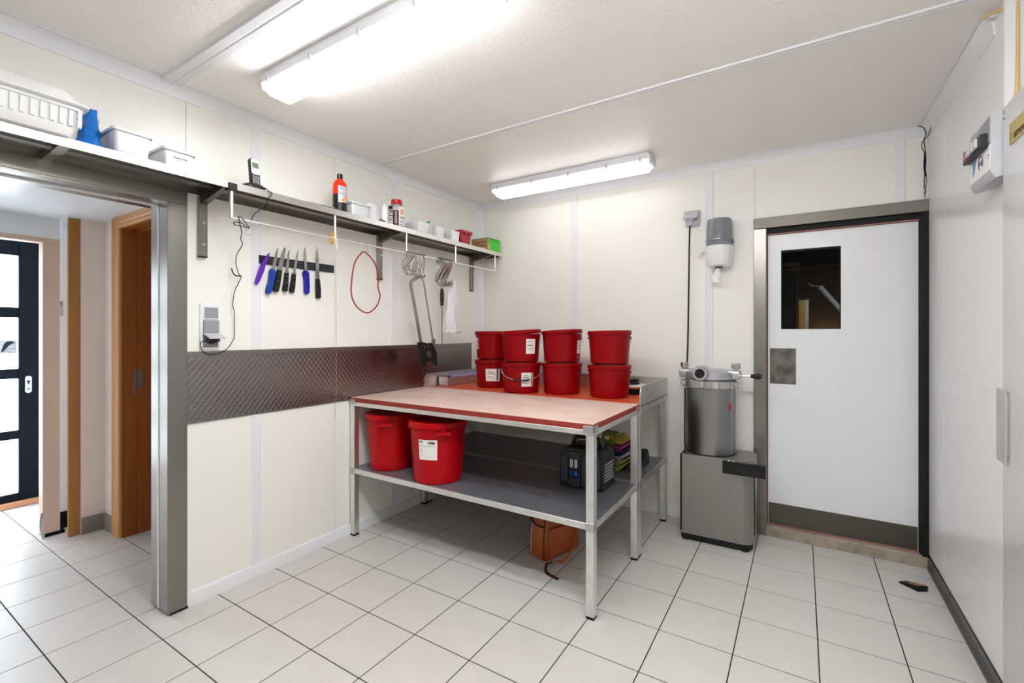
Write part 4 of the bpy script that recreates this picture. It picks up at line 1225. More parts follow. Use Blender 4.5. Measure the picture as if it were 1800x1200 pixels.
for yb in (-2.338, -1.208, -0.141):
    part('bracket_arm', B().prism([(0.006, SZ - 0.075), (0.006, SZ - 0.006), (0.255, SZ - 0.006), (0.255, SZ - 0.030), (0.03, SZ - 0.075)], 'y', yb - 0.014, yb + 0.014), M_steelx, t, smooth=0)
    br = part('bracket_upright', B().box(0.001, 0.024, yb - 0.019, yb + 0.019, 1.716, SZ - 0.035, 0.0015), M_steel, t, smooth=0)
    part('end_plug', B().box(0.001, 0.0245, yb - 0.0195, yb + 0.0195, 1.712, 1.717), M_rubber, br, smooth=0)
    for zz_ in (1.775, 1.88):
        part('bolt', B().cyl((0.024, yb, zz_), (0.029, yb, zz_), 0.008, n=6), M_chrome, br)
RX, RZ = 0.250, 1.881
part('rail', B().cyl((RX, -2.321, RZ), (RX, -0.112, RZ), 0.0058, n=12), M_rail, t, 'satin steel hanging rail')
for yp in (-2.319, -1.749, -1.182, -0.656, -0.114):
    part('rail_post', B().cyl((RX, yp, RZ), (RX, yp, SZ - 0.005), 0.0065 if yp > -2.3 else 0.0085, n=12), M_rail, t)
part('post_clamp', B().box(RX - 0.02, RX + 0.016, -2.34, -2.298, SZ - 0.042, SZ - 0.006, 0.003), M_black, t)


# ------------------------------------------------------------------ things on the shelf
def tub(name, label, cat, x0, x1, y0, y1, h, taper, m, rim=True, group=None, r=0.014, lid=False, rz=0.0):
    """open (or lidded) rectangular plastic tub"""
    cx, cy = (x0 + x1) / 2, (y0 + y1) / 2
    t = thing(name, label, cat, (cx, cy, SZ + 0.0006), rz, group)
    a, c = (x1 - x0) / 2, (y1 - y0) / 2

    def sec(z, k, inset=0.0):
        return [(x, y, z) for x, y in rrect(-a * k + inset, a * k - inset, -c * k + inset, c * k - inset, r, 3)]
    k0 = 1 - taper
    b = B()
    loft(b, [sec(0.0, k0 * 0.97), sec(0.004, k0), sec(h * 0.16, k0 + taper * 0.16), sec(h * 0.17, k0 + taper * 0.17, 0.0015), sec(h - 0.001, 1.0), sec(h, 1.0), sec(h, 1.0, 0.0025), sec(0.006, k0, 0.0025)])
    part('body', b, m, t, world=False)
    if rim:
        part('rim', loft(B(), [sec(h - 0.012, 1.0, -0.003), sec(h - 0.010, 1.0, -0.005), sec(h - 0.002, 1.0, -0.006), sec(h + 0.0015, 1.0, -0.004), sec(h + 0.0015, 1.0, 0.002), sec(h - 0.012, 1.0, 0.001)], cap=False), m, t, world=False)
    return t


# ribbed white tray at the far left with a smooth lid lying on it
t = thing('ribbed_tray', 'ribbed white plastic tray at the left end of the shelf', 'tray', (0.16, -3.08, SZ + 0.0006))
b = B()
yA, yB = -3.36, -2.868
secs = []
per = []
for z, k in ((0.0, 0.90), (0.006, 0.925), (0.032, 0.955)):
    secs.append([(x, y, z + SZ + 0.0006) for x, y in rrect(0.165 - 0.15 * k, 0.165 + 0.135 * k, -3.11 - 0.246 * k, -3.11 + 0.246 * k, 0.03, 3)])
loft(b, secs)
part('base', b, M_wplast, t)
b = B()
loft(b, [[(x, y, z + SZ) for x, y in rrect(0.165 - 0.15 * k, 0.165 + 0.135 * k, -3.11 - 0.246 * k, -3.11 + 0.246 * k, 0.03, 3)] for z, k in ((0.033, 0.945), (0.095, 0.985))])
part('wall', b, M_wplast, t)
for k in range(20):
    y = -3.335 + k * 0.0245
    part('rib', B().prism([(0.290, SZ + 0.034), (0.298, SZ + 0.038), (0.3025, SZ + 0.092), (0.294, SZ + 0.095)], 'y', y - 0.0055, y + 0.0055), M_wplast, t, smooth=0)
part('rim', loft(B(), [[(x, y, z + SZ) for x, y in rrect(0.165 - 0.15 * k, 0.165 + 0.135 * k, -3.11 - 0.246 * k, -3.11 + 0.246 * k, 0.03, 3)] for z, k in ((0.095, 1.02), (0.098, 1.035), (0.104, 1.035), (0.107, 1.02))]), M_wplast, t)
b = B()
loft(b, [[(x, y, z + SZ) for x, y in rrect(0.165 - 0.145 * k, 0.165 + 0.145 * k2, -3.11 - 0.25 * k, -3.11 + 0.255 * k, 0.03, 3)] for z, k, k2 in ((0.108, 1.02, 1.0), (0.114, 1.06, 1.05), (0.119, 1.06, 1.05), (0.124, 0.99, 0.98), (0.160, 0.86, 0.86), (0.165, 0.80, 0.82))])
single('tray_lid', b, M_wplast, 'smooth white lid lying on the ribbed tray', 'lid')

# blue film bag
b = B()
rnd = random.Random(11)
secs = []
for k in range(9):
    q = k / 8
    hw = 0.040 - 0.020 * q + 0.003 * math.sin(k * 2.3)
    yc = -2.818 + 0.030 * q
    xx = 0.195 - 0.085 * q
    secs.append([(xx + 0.05 * (1 - 0.6 * q) * math.sin(a) + rnd.uniform(-0.004, 0.004), yc + hw * math.cos(a) + rnd.uniform(-0.003, 0.003), SZ + 0.001 + 0.182 * q + (0 if k == 0 else rnd.uniform(-0.003, 0.003))) for a in [2 * PI * i / 14 for i in range(14)]])
loft(b, secs)
single('blue_film_bag', b, M_film, 'crumpled glossy blue plastic bag wedged beside the ribbed tray', 'bag', smooth=25)

tub('white_tub', 'plain white rectangular tub right of the blue bag', 'tub', 0.06, 0.250, -2.757, -2.632, 0.100, 0.09, M_wplast, group='white tubs on the shelf')
t = tub('white_tub', 'white rectangular tub with a dark brand print', 'tub', 0.06, 0.250, -2.590, -2.472, 0.080, 0.10, M_wplast, group='white tubs on the shelf')
part('brand_print', text_b('Baylone', 0.0165, frame((0.2455, -2.528, SZ + 0.046), (0, 1, 0), (1, 0, 0.10))), M_ink, t, smooth=0)
part('brand_print', B().box(0.2440, 0.2448, -2.548, -2.515, SZ + 0.0325, SZ + 0.0335), M_inkg, t, smooth=0)
tub('white_tub', 'translucent white tub next to the orange bottle', 'tub', 0.13, 0.252, -1.628, -1.492, 0.078, 0.08, mat('milky_plastic', (236, 238, 240), 0.3, trans=0.2, var=0.01), group='white tubs on the shelf')

# cordless phone in its cradle
t = thing('cordless_phone', 'silver and black cordless phone standing in its cradle', 'phone', (0.225, -2.19, SZ + 0.0006))
part('cradle', loft(B(), [[(x, y, z) for x, y in rrect(0.155, 0.255, -2.255, -2.145, 0.03, 4)] for z in (SZ + 0.001, SZ + 0.014)] + [[(x, y, SZ + 0.026) for x, y in rrect(0.17, 0.245, -2.235, -2.155, 0.025, 4)]]), M_black, t)
M = frame((0.232, -2.192, SZ + 0.018), (-0.05, 1, 0.0), (1, 0.05, 0.12))
hs = part('handset', loft(B(), [[(x, y, z) for x, y in rrect(-0.023 + i, 0.023 - i, 0.0 + i, 0.142 - i, 0.012, 4)] for z, i in ((-0.022, 0.005), (-0.018, 0.0), (0.0, 0.0), (0.003, 0.003))]).xf(M), M_black, t)
part('face', loft(B(), [[(x, y, z) for x, y in rrect(-0.021, 0.021, 0.058, 0.139, 0.011, 4)] for z in (0.0028, 0.0045)]).xf(M), M_silver, hs)
part('display', B().box(-0.015, 0.015, 0.092, 0.118, 0.0045, 0.0055).xf(M), M_lcd, hs, smooth=0)
for r_ in range(5):
    for c_ in range(3):
        part('key', B().box(-0.017 + c_ * 0.012, -0.007 + c_ * 0.012, 0.006 + r_ * 0.0098, 0.0125 + r_ * 0.0098, 0.0028, 0.0042, 0.0008).xf(M), M_gplast, hs, smooth=0)
cordp = [(0.25, -2.169, 2.058), (0.262, -2.165, 2.062), (0.270, -2.151, 2.050), (0.270, -2.133, 2.038), (0.266, -2.153, 2.008), (0.2, -2.124, 1.996), (0.2, -2.156, 1.965), (0.22, -2.198, 1.924), (0.235, -2.22, 1.884), (0.24, -2.234, 1.852),
         (0.245, -2.269, 1.867), (0.25, -2.305, 1.864), (0.25, -2.303, 1.851), (0.24, -2.266, 1.854), (0.244, -2.234, 1.847), (0.262, -2.263, 1.873), (0.262, -2.29, 1.893), (0.25, -2.279, 1.856), (0.2, -2.246, 1.832), (0.15, -2.225, 1.808), (0.1, -2.191, 1.79),
         (0.06, -2.199, 1.739), (0.04, -2.192, 1.692), (0.03, -2.172, 1.644), (0.03, -2.161, 1.633), (0.03, -2.178, 1.589), (0.03, -2.192, 1.558), (0.025, -2.201, 1.484), (0.022, -2.191, 1.44), (0.02, -2.19, 1.32), (0.02, -2.199, 1.294), (0.02, -2.224, 1.256),
         (0.02, -2.262, 1.234), (0.02, -2.294, 1.226), (0.02, -2.315, 1.230), (0.02, -2.339, 1.245), (0.025, -2.353, 1.276), (0.03, -2.348, 1.293), (0.045, -2.327, 1.293)]
part('power_cord', B().tube(spline(cordp, 5), 0.0021, 6), M_cord, t, 'thin black power cord')
part('cord_tail', B().tube(spline([(0.03, -2.161, 1.636), (0.03, -2.19, 1.636), (0.03, -2.204, 1.655), (0.03, -2.209, 1.672)], 5), 0.0034, 6), M_cord, t)

# clear plastic lids lying flat
for k, (y0, y1, z, rz) in enumerate(((-1.95, -1.80, 0.0, 0.04), (-1.90, -1.74, 0.008, -0.05))):
    t = thing('clear_lid', ('lower' if k == 0 else 'upper') + ' clear plastic tray lid lying flat left of the orange bottle', 'lid', (0.16, (y0 + y1) / 2, SZ + 0.0006 + z), rz, 'clear lids on the shelf')
    part('sheet', loft(B(), [[(x, y, zz_) for x, y in rrect(-0.085, 0.085, -0.07 - i, 0.07 + i, 0.012, 3)] for zz_, i in ((0.0, 0.004), (0.003, 0.004), (0.006, 0.0))]), mat('milky_clear', (238, 238, 236), 0.2, trans=0.4, var=0.0), t, world=False)
    part('rim', B().tube([(sx * 0.086, sy * 0.074, 0.002) for sx, sy in ((-1, -1), (1, -1), (1, 1), (-1, 1))], 0.002, 6, closed=True), M_clear, t, world=False)

# orange bottle with black contents
t = thing('sauce_bottle', 'orange bottle with dark lower half and black cap', 'bottle', (0.215, -1.690, SZ + 0.0006))
c = (0.215, -1.690, SZ + 0.0006)
R = 0.040
part('lower_body', B().lathe([(0.005, 0.001), (R - 0.004, 0.0), (R, 0.005), (R, 0.102), (0.005, 0.102)], c, 32), M_black, t, 'dark lower half')
part('upper_body', B().lathe([(0.005, 0.102), (R, 0.102), (R, 0.150), (R - 0.003, 0.168), (R - 0.012, 0.184), (0.017, 0.193), (0.014, 0.200), (0.005, 0.200)], c, 32), M_orangeb, t, 'orange upper half')
part('cap', B().lathe([(0.005, 0.198), (0.0165, 0.198), (0.0165, 0.224), (0.014, 0.227), (0.005, 0.227)], c, 24), M_blackgl, t)
lb = part('paper_label', patch(R, R, 0.052, 0.148, -50, 28, c), M_lgplast, t, 'printed label')
for h0_, h1_, a0, a1, mm in ((0.128, 0.142, -46, -5, mat('blue_grey_ink', (150, 170, 215), 0.5)), (0.101, 0.105, -46, 10, M_inkg), (0.055, 0.094, -8, 26, M_salmon), (0.060, 0.074, -20, -6, M_inko), (0.062, 0.065, -46, -30, M_inkg)):
    part('print', patch(R, R, h0_, h1_, a0, a1, c, n=5, off=0.002), mm, lb)

# clear bag of dry goods
rnd = random.Random(3)
t = thing('dry_goods_bag', 'clear plastic bag of beige dry goods on the shelf', 'bag', (0.19, -1.425, SZ + 0.0006))
secs = []
for k in range(8):
    q = k / 7
    hw = 0.052 - 0.012 * q * q
    secs.append([(0.20 + (0.045 - 0.028 * q) * math.sin(a) + rnd.uniform(-0.003, 0.003), -1.428 + hw * math.cos(a) + rnd.uniform(-0.003, 0.003), SZ + 0.001 + 0.112 * q + (rnd.uniform(-0.002, 0.002) if k else 0)) for a in [2 * PI * i / 14 for i in range(14)]])
part('film', loft(B(), secs), M_bagw, t, smooth=25)
b = B()
for k in range(16):
    a = rnd.uniform(0, 2 * PI)
    rr = rnd.uniform(0.0, 0.8)
    b.sphere((0.206 + 0.040 * rr * math.sin(a), -1.425 + 0.042 * rr * math.cos(a), SZ + 0.014 + rnd.uniform(0, 0.045)), 0.012, u=8, v=6, sz=0.8)
o = part('contents', b, M_herb, t)
o['kind'] = 'stuff'
part('twist_tie', B().tube(spline([(0.250, -1.425, SZ + 0.004), (0.254, -1.405, SZ + 0.012), (0.256, -1.39, SZ + 0.005), (0.254, -1.375, SZ + 0.008)], 4), 0.004, 6), M_black, t)

# white tube, small can, jar
t = thing('white_bottle', 'slim white bottle with a nozzle on the shelf', 'bottle', (0.225, -1.352, SZ + 0.0006))
c = (0.225, -1.352, SZ + 0.0006)
part('body', B().lathe([(0.004, 0.0), (0.020, 0.0), (0.021, 0.004), (0.021, 0.105), (0.014, 0.116), (0.004, 0.118)], c, 22), M_wplast, t)
part('nozzle', B().lathe([(0.002, 0.117), (0.010, 0.117), (0.009, 0.128), (0.004, 0.132), (0.002, 0.132)], c, 14).cyl((0.225, -1.345, SZ + 0.128), (0.232, -1.332, SZ + 0.140), 0.002), M_wplast, t)
t = thing('spray_can', 'small printed can with a black cap on the shelf', 'can', (0.235, -1.3135, SZ + 0.0006))
c = (0.237, -1.3135, SZ + 0.0006)
part('body', B().lathe([(0.003, 0.0), (0.0155, 0.0), (0.016, 0.003), (0.016, 0.098), (0.003, 0.100)], c, 20), M_lgplast, t)
part('cap', B().lathe([(0.003, 0.100), (0.014, 0.100), (0.014, 0.120), (0.012, 0.123), (0.003, 0.123)], c, 18), M_blackgl, t)
for k, (h0_, h1_) in enumerate(((0.086, 0.094), (0.078, 0.083), (0.066, 0.070), (0.054, 0.060), (0.040, 0.043), (0.026, 0.034))):
    part('print', patch(0.016, 0.016, h0_, h1_, -70, 20 - 25 * (k % 3), c, n=5), M_choc if k < 2 else M_ink, t)
t = thing('powder_jar', 'clear jar of dark red powder with a red screw lid', 'jar', (0.205, -1.230, SZ + 0.0006))
c = (0.205, -1.230, SZ + 0.0006)
R = 0.053
part('body', B().lathe([(0.005, 0.106), (R - 0.001, 0.106), (R, 0.108), (R, 0.122), (R - 0.006, 0.140), (0.036, 0.150), (0.034, 0.156), (0.005, 0.156)], c, 32), M_clear, t)
part('contents', B().lathe([(0.005, 0.001), (R - 0.003, 0.0), (R, 0.004), (R, 0.106), (0.005, 0.106)], c, 32), M_choc, t, 'dark red powder')
part('lid', B().lathe([(0.005, 0.154), (0.037, 0.154), (0.038, 0.157), (0.038, 0.182), (0.035, 0.186), (0.005, 0.186)], c, 28), mat('bright_red_lid', (206, 16, 24), 0.3), t, 'red screw lid')
lb = part('paper_label', patch(R, R, 0.004, 0.132, -28, 50, c), M_paper, t, 'white label with pink print')
for h0_, h1_, a0, a1, mm in ((0.080, 0.118, -18, 8, M_salmon), (0.055, 0.066, -20, 25, M_inkg), (0.025, 0.045, -20, 15, mat('lilac_ink', (190, 190, 220), 0.6)), (0.012, 0.015, -24, 30, M_inkg)):
    part('print', patch(R, R, h0_, h1_, a0, a1, c, n=6, off=0.002), mm, lb)
part('side_print', patch(R, R, 0.020, 0.098, -58, -42, c, n=5), M_gplast, t)

# row of small tubs to the right of the jar
tub('white_tub', 'white square tub with a bail lug right of the red lidded jar', 'tub', 0.10, 0.250, -1.055, -0.942, 0.078, 0.10, M_wplast, group='white tubs on the shelf', rim=False)
t = thing('green_lid', 'green plastic lid tilted behind the small white tubs', 'lid', (0.16, -0.91, SZ + 0.0006))
part('disc', B().lathe([(0.004, 0.0), (0.058, 0.0), (0.06, 0.004), (0.056, 0.012), (0.004, 0.018)], n=28).xf(Matrix.Translation((0.140, -0.895, SZ + 0.088)) @ Matrix.Rotation(0.5, 4, 'X') @ Matrix.Rotation(-0.25, 4, 'Y')), M_greenlid, t)
part('cup', B().lathe([(0.004, 0.0), (0.034, 0.0), (0.04, 0.078), (0.004, 0.078)], (0.140, -0.895, SZ + 0.001), n=20), M_wplast, t)
tub('white_tub', 'white square tub in front of the green lid', 'tub', 0.195, 0.252, -0.868, -0.784, 0.078, 0.09, M_wplast, group='white tubs on the shelf', rim=False)
tub('white_tub', 'white square tub beside the red tub', 'tub', 0.15, 0.252, -0.697, -0.600, 0.080, 0.10, M_wplast, group='white tubs on the shelf', rim=False)
t = tub('red_tub', 'dull red square tub with a snapped on lid', 'tub', 0.12, 0.245, -0.572, -0.440, 0.098, 0.12, M_redd)
part('lid', loft(B(), [[(x, y, z) for x, y in rrect(-0.068 + i, 0.068 - i, -0.071 + i, 0.071 - i, 0.014, 3)] for z, i in ((0.088, 0.0), (0.089, -0.003), (0.106, -0.003), (0.110, 0.002))]), M_redd, t, world=False)
for yy in (-0.035, 0.025):
    part('snap_clip', B().box(0.064, 0.074, yy - 0.008, yy + 0.008, 0.076, 0.092, 0.001), mat('dark_red_clip', (110, 16, 28), 0.5), t, world=False)

# cardboard box with a green side
t = thing('cardboard_box', 'cardboard box with a bright green printed side at the right end of the shelf', 'box', (0.165, -0.22, SZ + 0.0006))
x0, x1, y0, y1, z0, z1 = 0.075, 0.248, -0.222, -0.034, SZ + 0.001, SZ + 0.104
part('body', B().box(x0, x1, y0, y1, z0, z1, 0.001), M_card, t, smooth=0)
part('green_print', B().prism([(y0 + 0.022, z1 - 0.001), (y0 + 0.018, z0 + 0.06), (y0 + 0.03, z0 + 0.045), (y0 + 0.045, z0 + 0.006), (y1 - 0.002, z0 + 0.006), (y1 - 0.002, z1 - 0.001)], 'x', x1, x1 + 0.0006), M_green, t, smooth=0)
part('salmon_print', B().prism([(y0 + 0.001, z0 + 0.012), (y0 + 0.001, z0 + 0.06), (y0 + 0.018, z0 + 0.058), (y0 + 0.034, z0 + 0.035), (y0 + 0.04, z0 + 0.008)], 'x', x1, x1 + 0.0005), M_salmon, t, smooth=0)
part('white_tag', B().box(x1 - 0.062, x1 - 0.03, y0 - 0.0006, y0, z0 + 0.004, z0 + 0.024), M_paper, t, smooth=0)
for k, tx in enumerate(('Cream Guns', 'Knan Wax S')):
    part('lettering', text_b(tx, 0.026, frame((x0 + 0.088, y0 - 0.0004, z0 + 0.040 + 0.032 * k), (-1, 0, 0), (0, -1, 0))), M_ink, t, smooth=0)
for k in range(4):
    part('print_line', B().box(x1 + 0.0006, x1 + 0.001, y0 + 0.06, y1 - 0.03, z0 + 0.03 + 0.017 * k, z0 + 0.0315 + 0.017 * k), M_greenlid, t, smooth=0)
part('flap', B().box(x0 - 0.002, x1 + 0.006, y0 - 0.003, y1 + 0.004, z1 + 0.0002, z1 + 0.003), M_greenlid, t, smooth=0)

# ------------------------------------------------------------------ magnetic knife rack and knives
t = thing('knife_rack', 'black magnetic knife rack on the left wall', 'knife rack', (0.006, -1.815, 1.718))
part('bar', B().box(0.0005, 0.012, -2.054, -1.578, 1.719, 1.765, 0.0015), M_black, t, smooth=0)
for zz_ in (1.733, 1.750):
    part('magnet_strip', B().box(0.012, 0.0135, -2.02, -1.582, zz_ - 0.005, zz_ + 0.005), M_char, t, smooth=0)


def knife(label, tip, joint, butt, bw, hw, hm, style, bm_=None):
    """tip/joint/butt are (y, z) on the rack; bw, hw blade and handle widths"""
    tip, joint, butt = Vector((tip[0], tip[1])), Vector((joint[0], joint[1])), Vector((butt[0], butt[1]))
    t = thing('knife', label, 'knife', (0.018, butt.x, butt.y), group='knives on the magnetic rack')
    d = (tip - joint)
    L = d.length
    d.normalize()
    n = Vector((d.y, -d.x))          # to the right in the photograph
    prof = [(0.0, 0.5), (0.0, -0.5), (0.45, -0.44), (0.75, -0.30), (0.92, -0.10), (1.0, 0.10), (0.9, 0.26), (0.6, 0.42)]
    poly = [tuple(joint + d * (L * a) + n * (bw * c)) for a, c in prof]
    part('blade', B().prism(poly, 'x', 0.0145, 0.0165), bm_ or M_chrome, t, smooth=0)
    e = (butt - joint)
    LH = e.length
    e.normalize()
    m_ = Vector((-e.y, e.x))
    if style == 'blue':
        hp = [(-0.02, -0.30), (-0.03, 0.40), (0.06, 0.62), (0.18, 0.60), (0.26, 0.40), (0.5, 0.42), (0.8, 0.44), (0.9, 0.56), (1.0, 0.42), (1.02, 0.0), (0.96, -0.42), (0.7, -0.50), (0.3, -0.50), (0.08, -0.55)]
        hp = [(a, -c) for a, c in hp]
    elif style == 'black':
        hp = [(0.0, -0.42), (0.0, 0.42), (0.3, 0.40), (0.6, 0.48), (0.85, 0.62), (0.97, 0.5), (1.0, 0.1), (0.96, -0.42), (0.7, -0.48), (0.3, -0.42)]
        hp = [(a, -c) for a, c in hp]
    elif style == 'round':
        hp = [(0.0, -0.40), (0.0, 0.40), (0.3, 0.46), (0.8, 0.46), (0.9, 0.62), (1.0, 0.5), (1.02, 0.1), (0.98, -0.44), (0.6, -0.5), (0.2, -0.46)]
        hp = [(a, -c) for a, c in hp]
    else:
        hp = [(-0.25, -0.25), (-0.25, 0.25), (-0.05, 0.30), (0.08, 0.5), (0.2, 0.55), (0.8, 0.42), (1.0, 0.28), (1.02, 0.0), (1.0, -0.28), (0.8, -0.42), (0.2, -0.5), (0.05, -0.42)]
    poly = [tuple(joint + e * (LH * a) + m_ * (hw * c)) for a, c in hp]
    hd = part('handle', B().prism(poly, 'x', 0.0085, 0.0225, 0.002), hm, t)
    if style == 'black':
        for q in (0.18, 0.5, 0.82):
            p = joint + e * (LH * q)
            part('rivet', B().cyl((0.0225, p.x, p.y), (0.0235, p.x, p.y), 0.0032, n=10), M_chrome, hd)
    if style in ('black', 'round'):
        part('bolster', B().prism([tuple(joint + e * (LH * a) + m_ * (hw * c)) for a, c in ((-0.10, -0.36), (-0.10, 0.36), (0.0, 0.44), (0.0, -0.44))], 'x', 0.010, 0.021), M_chrome, t, smooth=0)
    return t


knife('small all purple paring knife at the left end of the rack', (-2.002, 1.784), (-2.036, 1.712), (-2.075, 1.602), 0.022, 0.026, M_purple, 'purple', M_purple)
knife('boning knife with mid blue handle', (-1.952, 1.823), (-1.980, 1.690), (-2.008, 1.554), 0.020, 0.032, M_blue1, 'blue')
knife('chef knife with broad black riveted handle', (-1.910, 1.833), (-1.942, 1.693), (-1.965, 1.567), 0.028, 0.034, M_black, 'black')
knife('narrow knife with slim riveted black handle and bright blade', (-1.885, 1.821), (-1.900, 1.681), (-1.909, 1.573), 0.019, 0.028, M_black, 'black')
knife('small boning knife with curved black handle', (-1.828, 1.830), (-1.855, 1.679), (-1.868, 1.569), 0.016, 0.028, M_black, 'black')
knife('boning knife with dark royal blue handle', (-1.786, 1.850), (-1.778, 1.706), (-1.770, 1.571), 0.018, 0.034, M_blue2, 'blue')
knife('long knife with smooth black handle at the right end of the rack', (-1.704, 1.868), (-1.700, 1.668), (-1.692, 1.549), 0.026, 0.030, M_black, 'round')

# ------------------------------------------------------------------ triple socket and switch plate by the doorway
t = thing('socket_plate', 'white triple plate with grey switch and lifted socket flap beside the doorway', 'socket', (0.0, -2.30, 1.248))
part('plate', B().box(0.0005, 0.008, -2.347, -2.256, 1.250, 1.482, 0.002), M_wplast, t)
part('switch_frame', B().box(0.008, 0.012, -2.334, -2.262, 1.404, 1.470, 0.002), M_wplast, t)
part('switch', B().box(0.012, 0.016, -2.328, -2.266, 1.411, 1.464, 0.002), M_gplast, t, 'grey rocker switch')
part('socket_cover', B().box(0.008, 0.020, -2.334, -2.262, 1.336, 1.400, 0.003), M_gplast, t, 'closed grey socket cover')
part('socket_insert', B().box(0.008, 0.011, -2.334, -2.264, 1.262, 1.332, 0.002), M_gplast, t)
part('socket_flap', B().prism([(0.012, 1.332), (0.016, 1.336), (0.082, 1.312), (0.080, 1.306)], 'y', -2.336, -2.262), M_lgplast, t, 'lifted grey flap', smooth=0)
part('plug', B().lathe([(0.004, 0.0), (0.021, 0.0), (0.020, 0.03), (0.014, 0.044), (0.004, 0.046)], (0.011, -2.298, 1.300), n=18, axis='x').box(0.03, 0.055, -2.325, -2.275, 1.292, 1.306, 0.003), M_black, t)

# ------------------------------------------------------------------ things hanging from the rail
t = thing('clothes_peg', 'yellow wooden clothes peg clipped on the rail', 'peg', (0.256, -1.770, 1.845))
for s in (-1, 1):
    part('jaw', B().prism([(-1.764 + s * 0.006, 1.912), (-1.760 + s * 0.003, 1.912), (-1.768 + s * 0.002, 1.872), (-1.774 + s * 0.010, 1.848), (-1.782 + s * 0.011, 1.848), (-1.775 + s * 0.007, 1.875)], 'x', 0.244, 0.258), M_peg, t, smooth=0)
part('spring', B().cyl((0.242, -1.769, 1.885), (0.260, -1.769, 1.885), 0.005, n=10), M_silver, t)
single('string_loop', B().tube(spline([(0.257, -1.748, 1.889), (0.262, -1.744, 1.86), (0.262, -1.740, 1.835), (0.262, -1.747, 1.818), (0.262, -1.754, 1.835), (0.262, -1.751, 1.86), (0.243, -1.749, 1.884)], 5, True), 0.002, 6, closed=True), M_wplast,
       'thin white string loop hanging next to the wooden peg', 'loop')
rl = [(0.2, -1.517, 1.839), (0.2, -1.445, 1.784), (0.2, -1.413, 1.703), (0.2, -1.416, 1.63), (0.2, -1.399, 1.575), (0.2, -1.427, 1.507), (0.2, -1.499, 1.461), (0.2, -1.577, 1.493), (0.2, -1.619, 1.56), (0.2, -1.619, 1.647), (0.2, -1.599, 1.754), (0.2, -1.556, 1.819)]
single('red_cord_ring', B().tube(spline([(0.232, y, z) for _, y, z in rl], 5, True), 0.0042, 8, closed=True), M_redcord, 'dark red cord ring hanging from the rail', 'cord')


def hook_pts(h, rt, rb, tip_t=30, tip_b=15):
    """reversed S in the x-z plane, rod at the origin inside the upper bend"""
    pts = []
    for k in range(13):
        a = math.radians(200 + tip_t * 0.2 - (200 + tip_t * 0.2) * k / 12)
        pts.append((rt * math.cos(a), rt * math.sin(a)))
    lo = -(h - rt - rb)
    for k in range(1, 5):
        q = k / 5
        pts.append((rt + (-rb - rt) * (q * q * (3 - 2 * q)), lo * q))
    for k in range(13):
        a = math.radians(180 + (180 + tip_b) * k / 12)
        pts.append((rb * math.cos(a), lo + rb * math.sin(a)))
    return pts


def hook(label, y, h, rt, rb, r, yawd, lean, group, m=M_hook):
    pts = [(x, 0.0, z) for x, z in hook_pts(h, rt, rb)]
    n = len(pts)
    rs = [r] * n
    for k in range(4):
        rs[k] = r * (0.25 + 0.25 * k)
        rs[n - 1 - k] = r * (0.2 + 0.25 * k)
    b = B().tube(pts, rs, 8)
    M = Matrix.Translation((RX, y, RZ + 0.0058 + r - rt)) @ Matrix.Rotation(math.radians(yawd), 4, 'Z') @ Matrix.Rotation(lean, 4, 'X')
    b.xf(M)
    o = single('meat_hook', b, m, label, 'hook', group)
    return o


G1 = 'small meat hooks bunched on the rail'
G2 = 'large meat hooks bunched on the rail'
ORD = ['leftmost', 'second from the left', 'third from the left', 'fourth from the left', 'fifth from the left', 'sixth from the left', 'seventh from the left', 'eighth from the left', 'rightmost']
rnd = random.Random(5)
for k in range(9):
    hook('small steel meat hook, %s in the left bunch on the rail' % ORD[k if k < 8 else 8], -1.185 + k * 0.0195, 0.128 + 0.032 * abs(math.sin(k * 2.1)), 0.020, 0.046 if k < 4 else 0.028, 0.0040, -10 + 11 * math.sin(k * 0.8), 0.05 * math.sin(k * 0.8), G1)
for k in range(7):
    hook('thick steel meat hook, %s in the right bunch on the rail' % ORD[k if k < 6 else 8], -0.850 + k * 0.0205, 0.186 + 0.018 * abs(math.sin(k * 1.7)), 0.034, 0.038, 0.0062, -7 + 8 * math.sin(k * 0.6), 0.02 * math.sin(k * 0.7), G2)
hook('thin wire hook holding the dark red cord ring', -1.517, 0.066, 0.010, 0.012, 0.0014, -60, 0.0, 'thin wire hooks on the rail')
hook('thin hook with the black cord looped over it near the left rail post', -2.238, 0.075, 0.010, 0.014, 0.0022, 40, 0.0, 'thin wire hooks on the rail', M_silver)
hook('tall steel hook that carries the bone saw', -1.008, 0.158, 0.018, 0.022, 0.0045, -25, 0.0, 'single hooks carrying tools')

# bone saw
t = thing('bone_saw', 'steel bone saw with a black handle hanging from a hook', 'saw', (0.22, -0.95, 1.09))
part('frame', B().tube(spline([(0.222, -1.012, 1.262), (0.224, -1.060, 1.45), (0.226, -1.112, 1.650), (0.226, -1.116, 1.680), (0.226, -1.103, 1.702), (0.226, -1.06, 1.724), (0.226, -1.02, 1.742)], 5), 0.0, flat=(0.008, 0.024), up=(0, 1, 0)), M_saw, t)
part('blade', B().prism([(-0.892, 1.262), (-0.876, 1.262), (-0.978, 1.705), (-0.994, 1.705)], 'x', 0.2225, 0.2245), M_saw, t, smooth=0)
part('blade_holder', B().tube([(0.2235, -0.986, 1.698), (0.2235, -1.000, 1.725), (0.225, -1.026, 1.741)], 0.006, 8), M_chrome, t)
part('frame_shoe', B().box(0.217, 0.231, -0.900, -0.868, 1.250, 1.290, 0.002), M_saw, t)
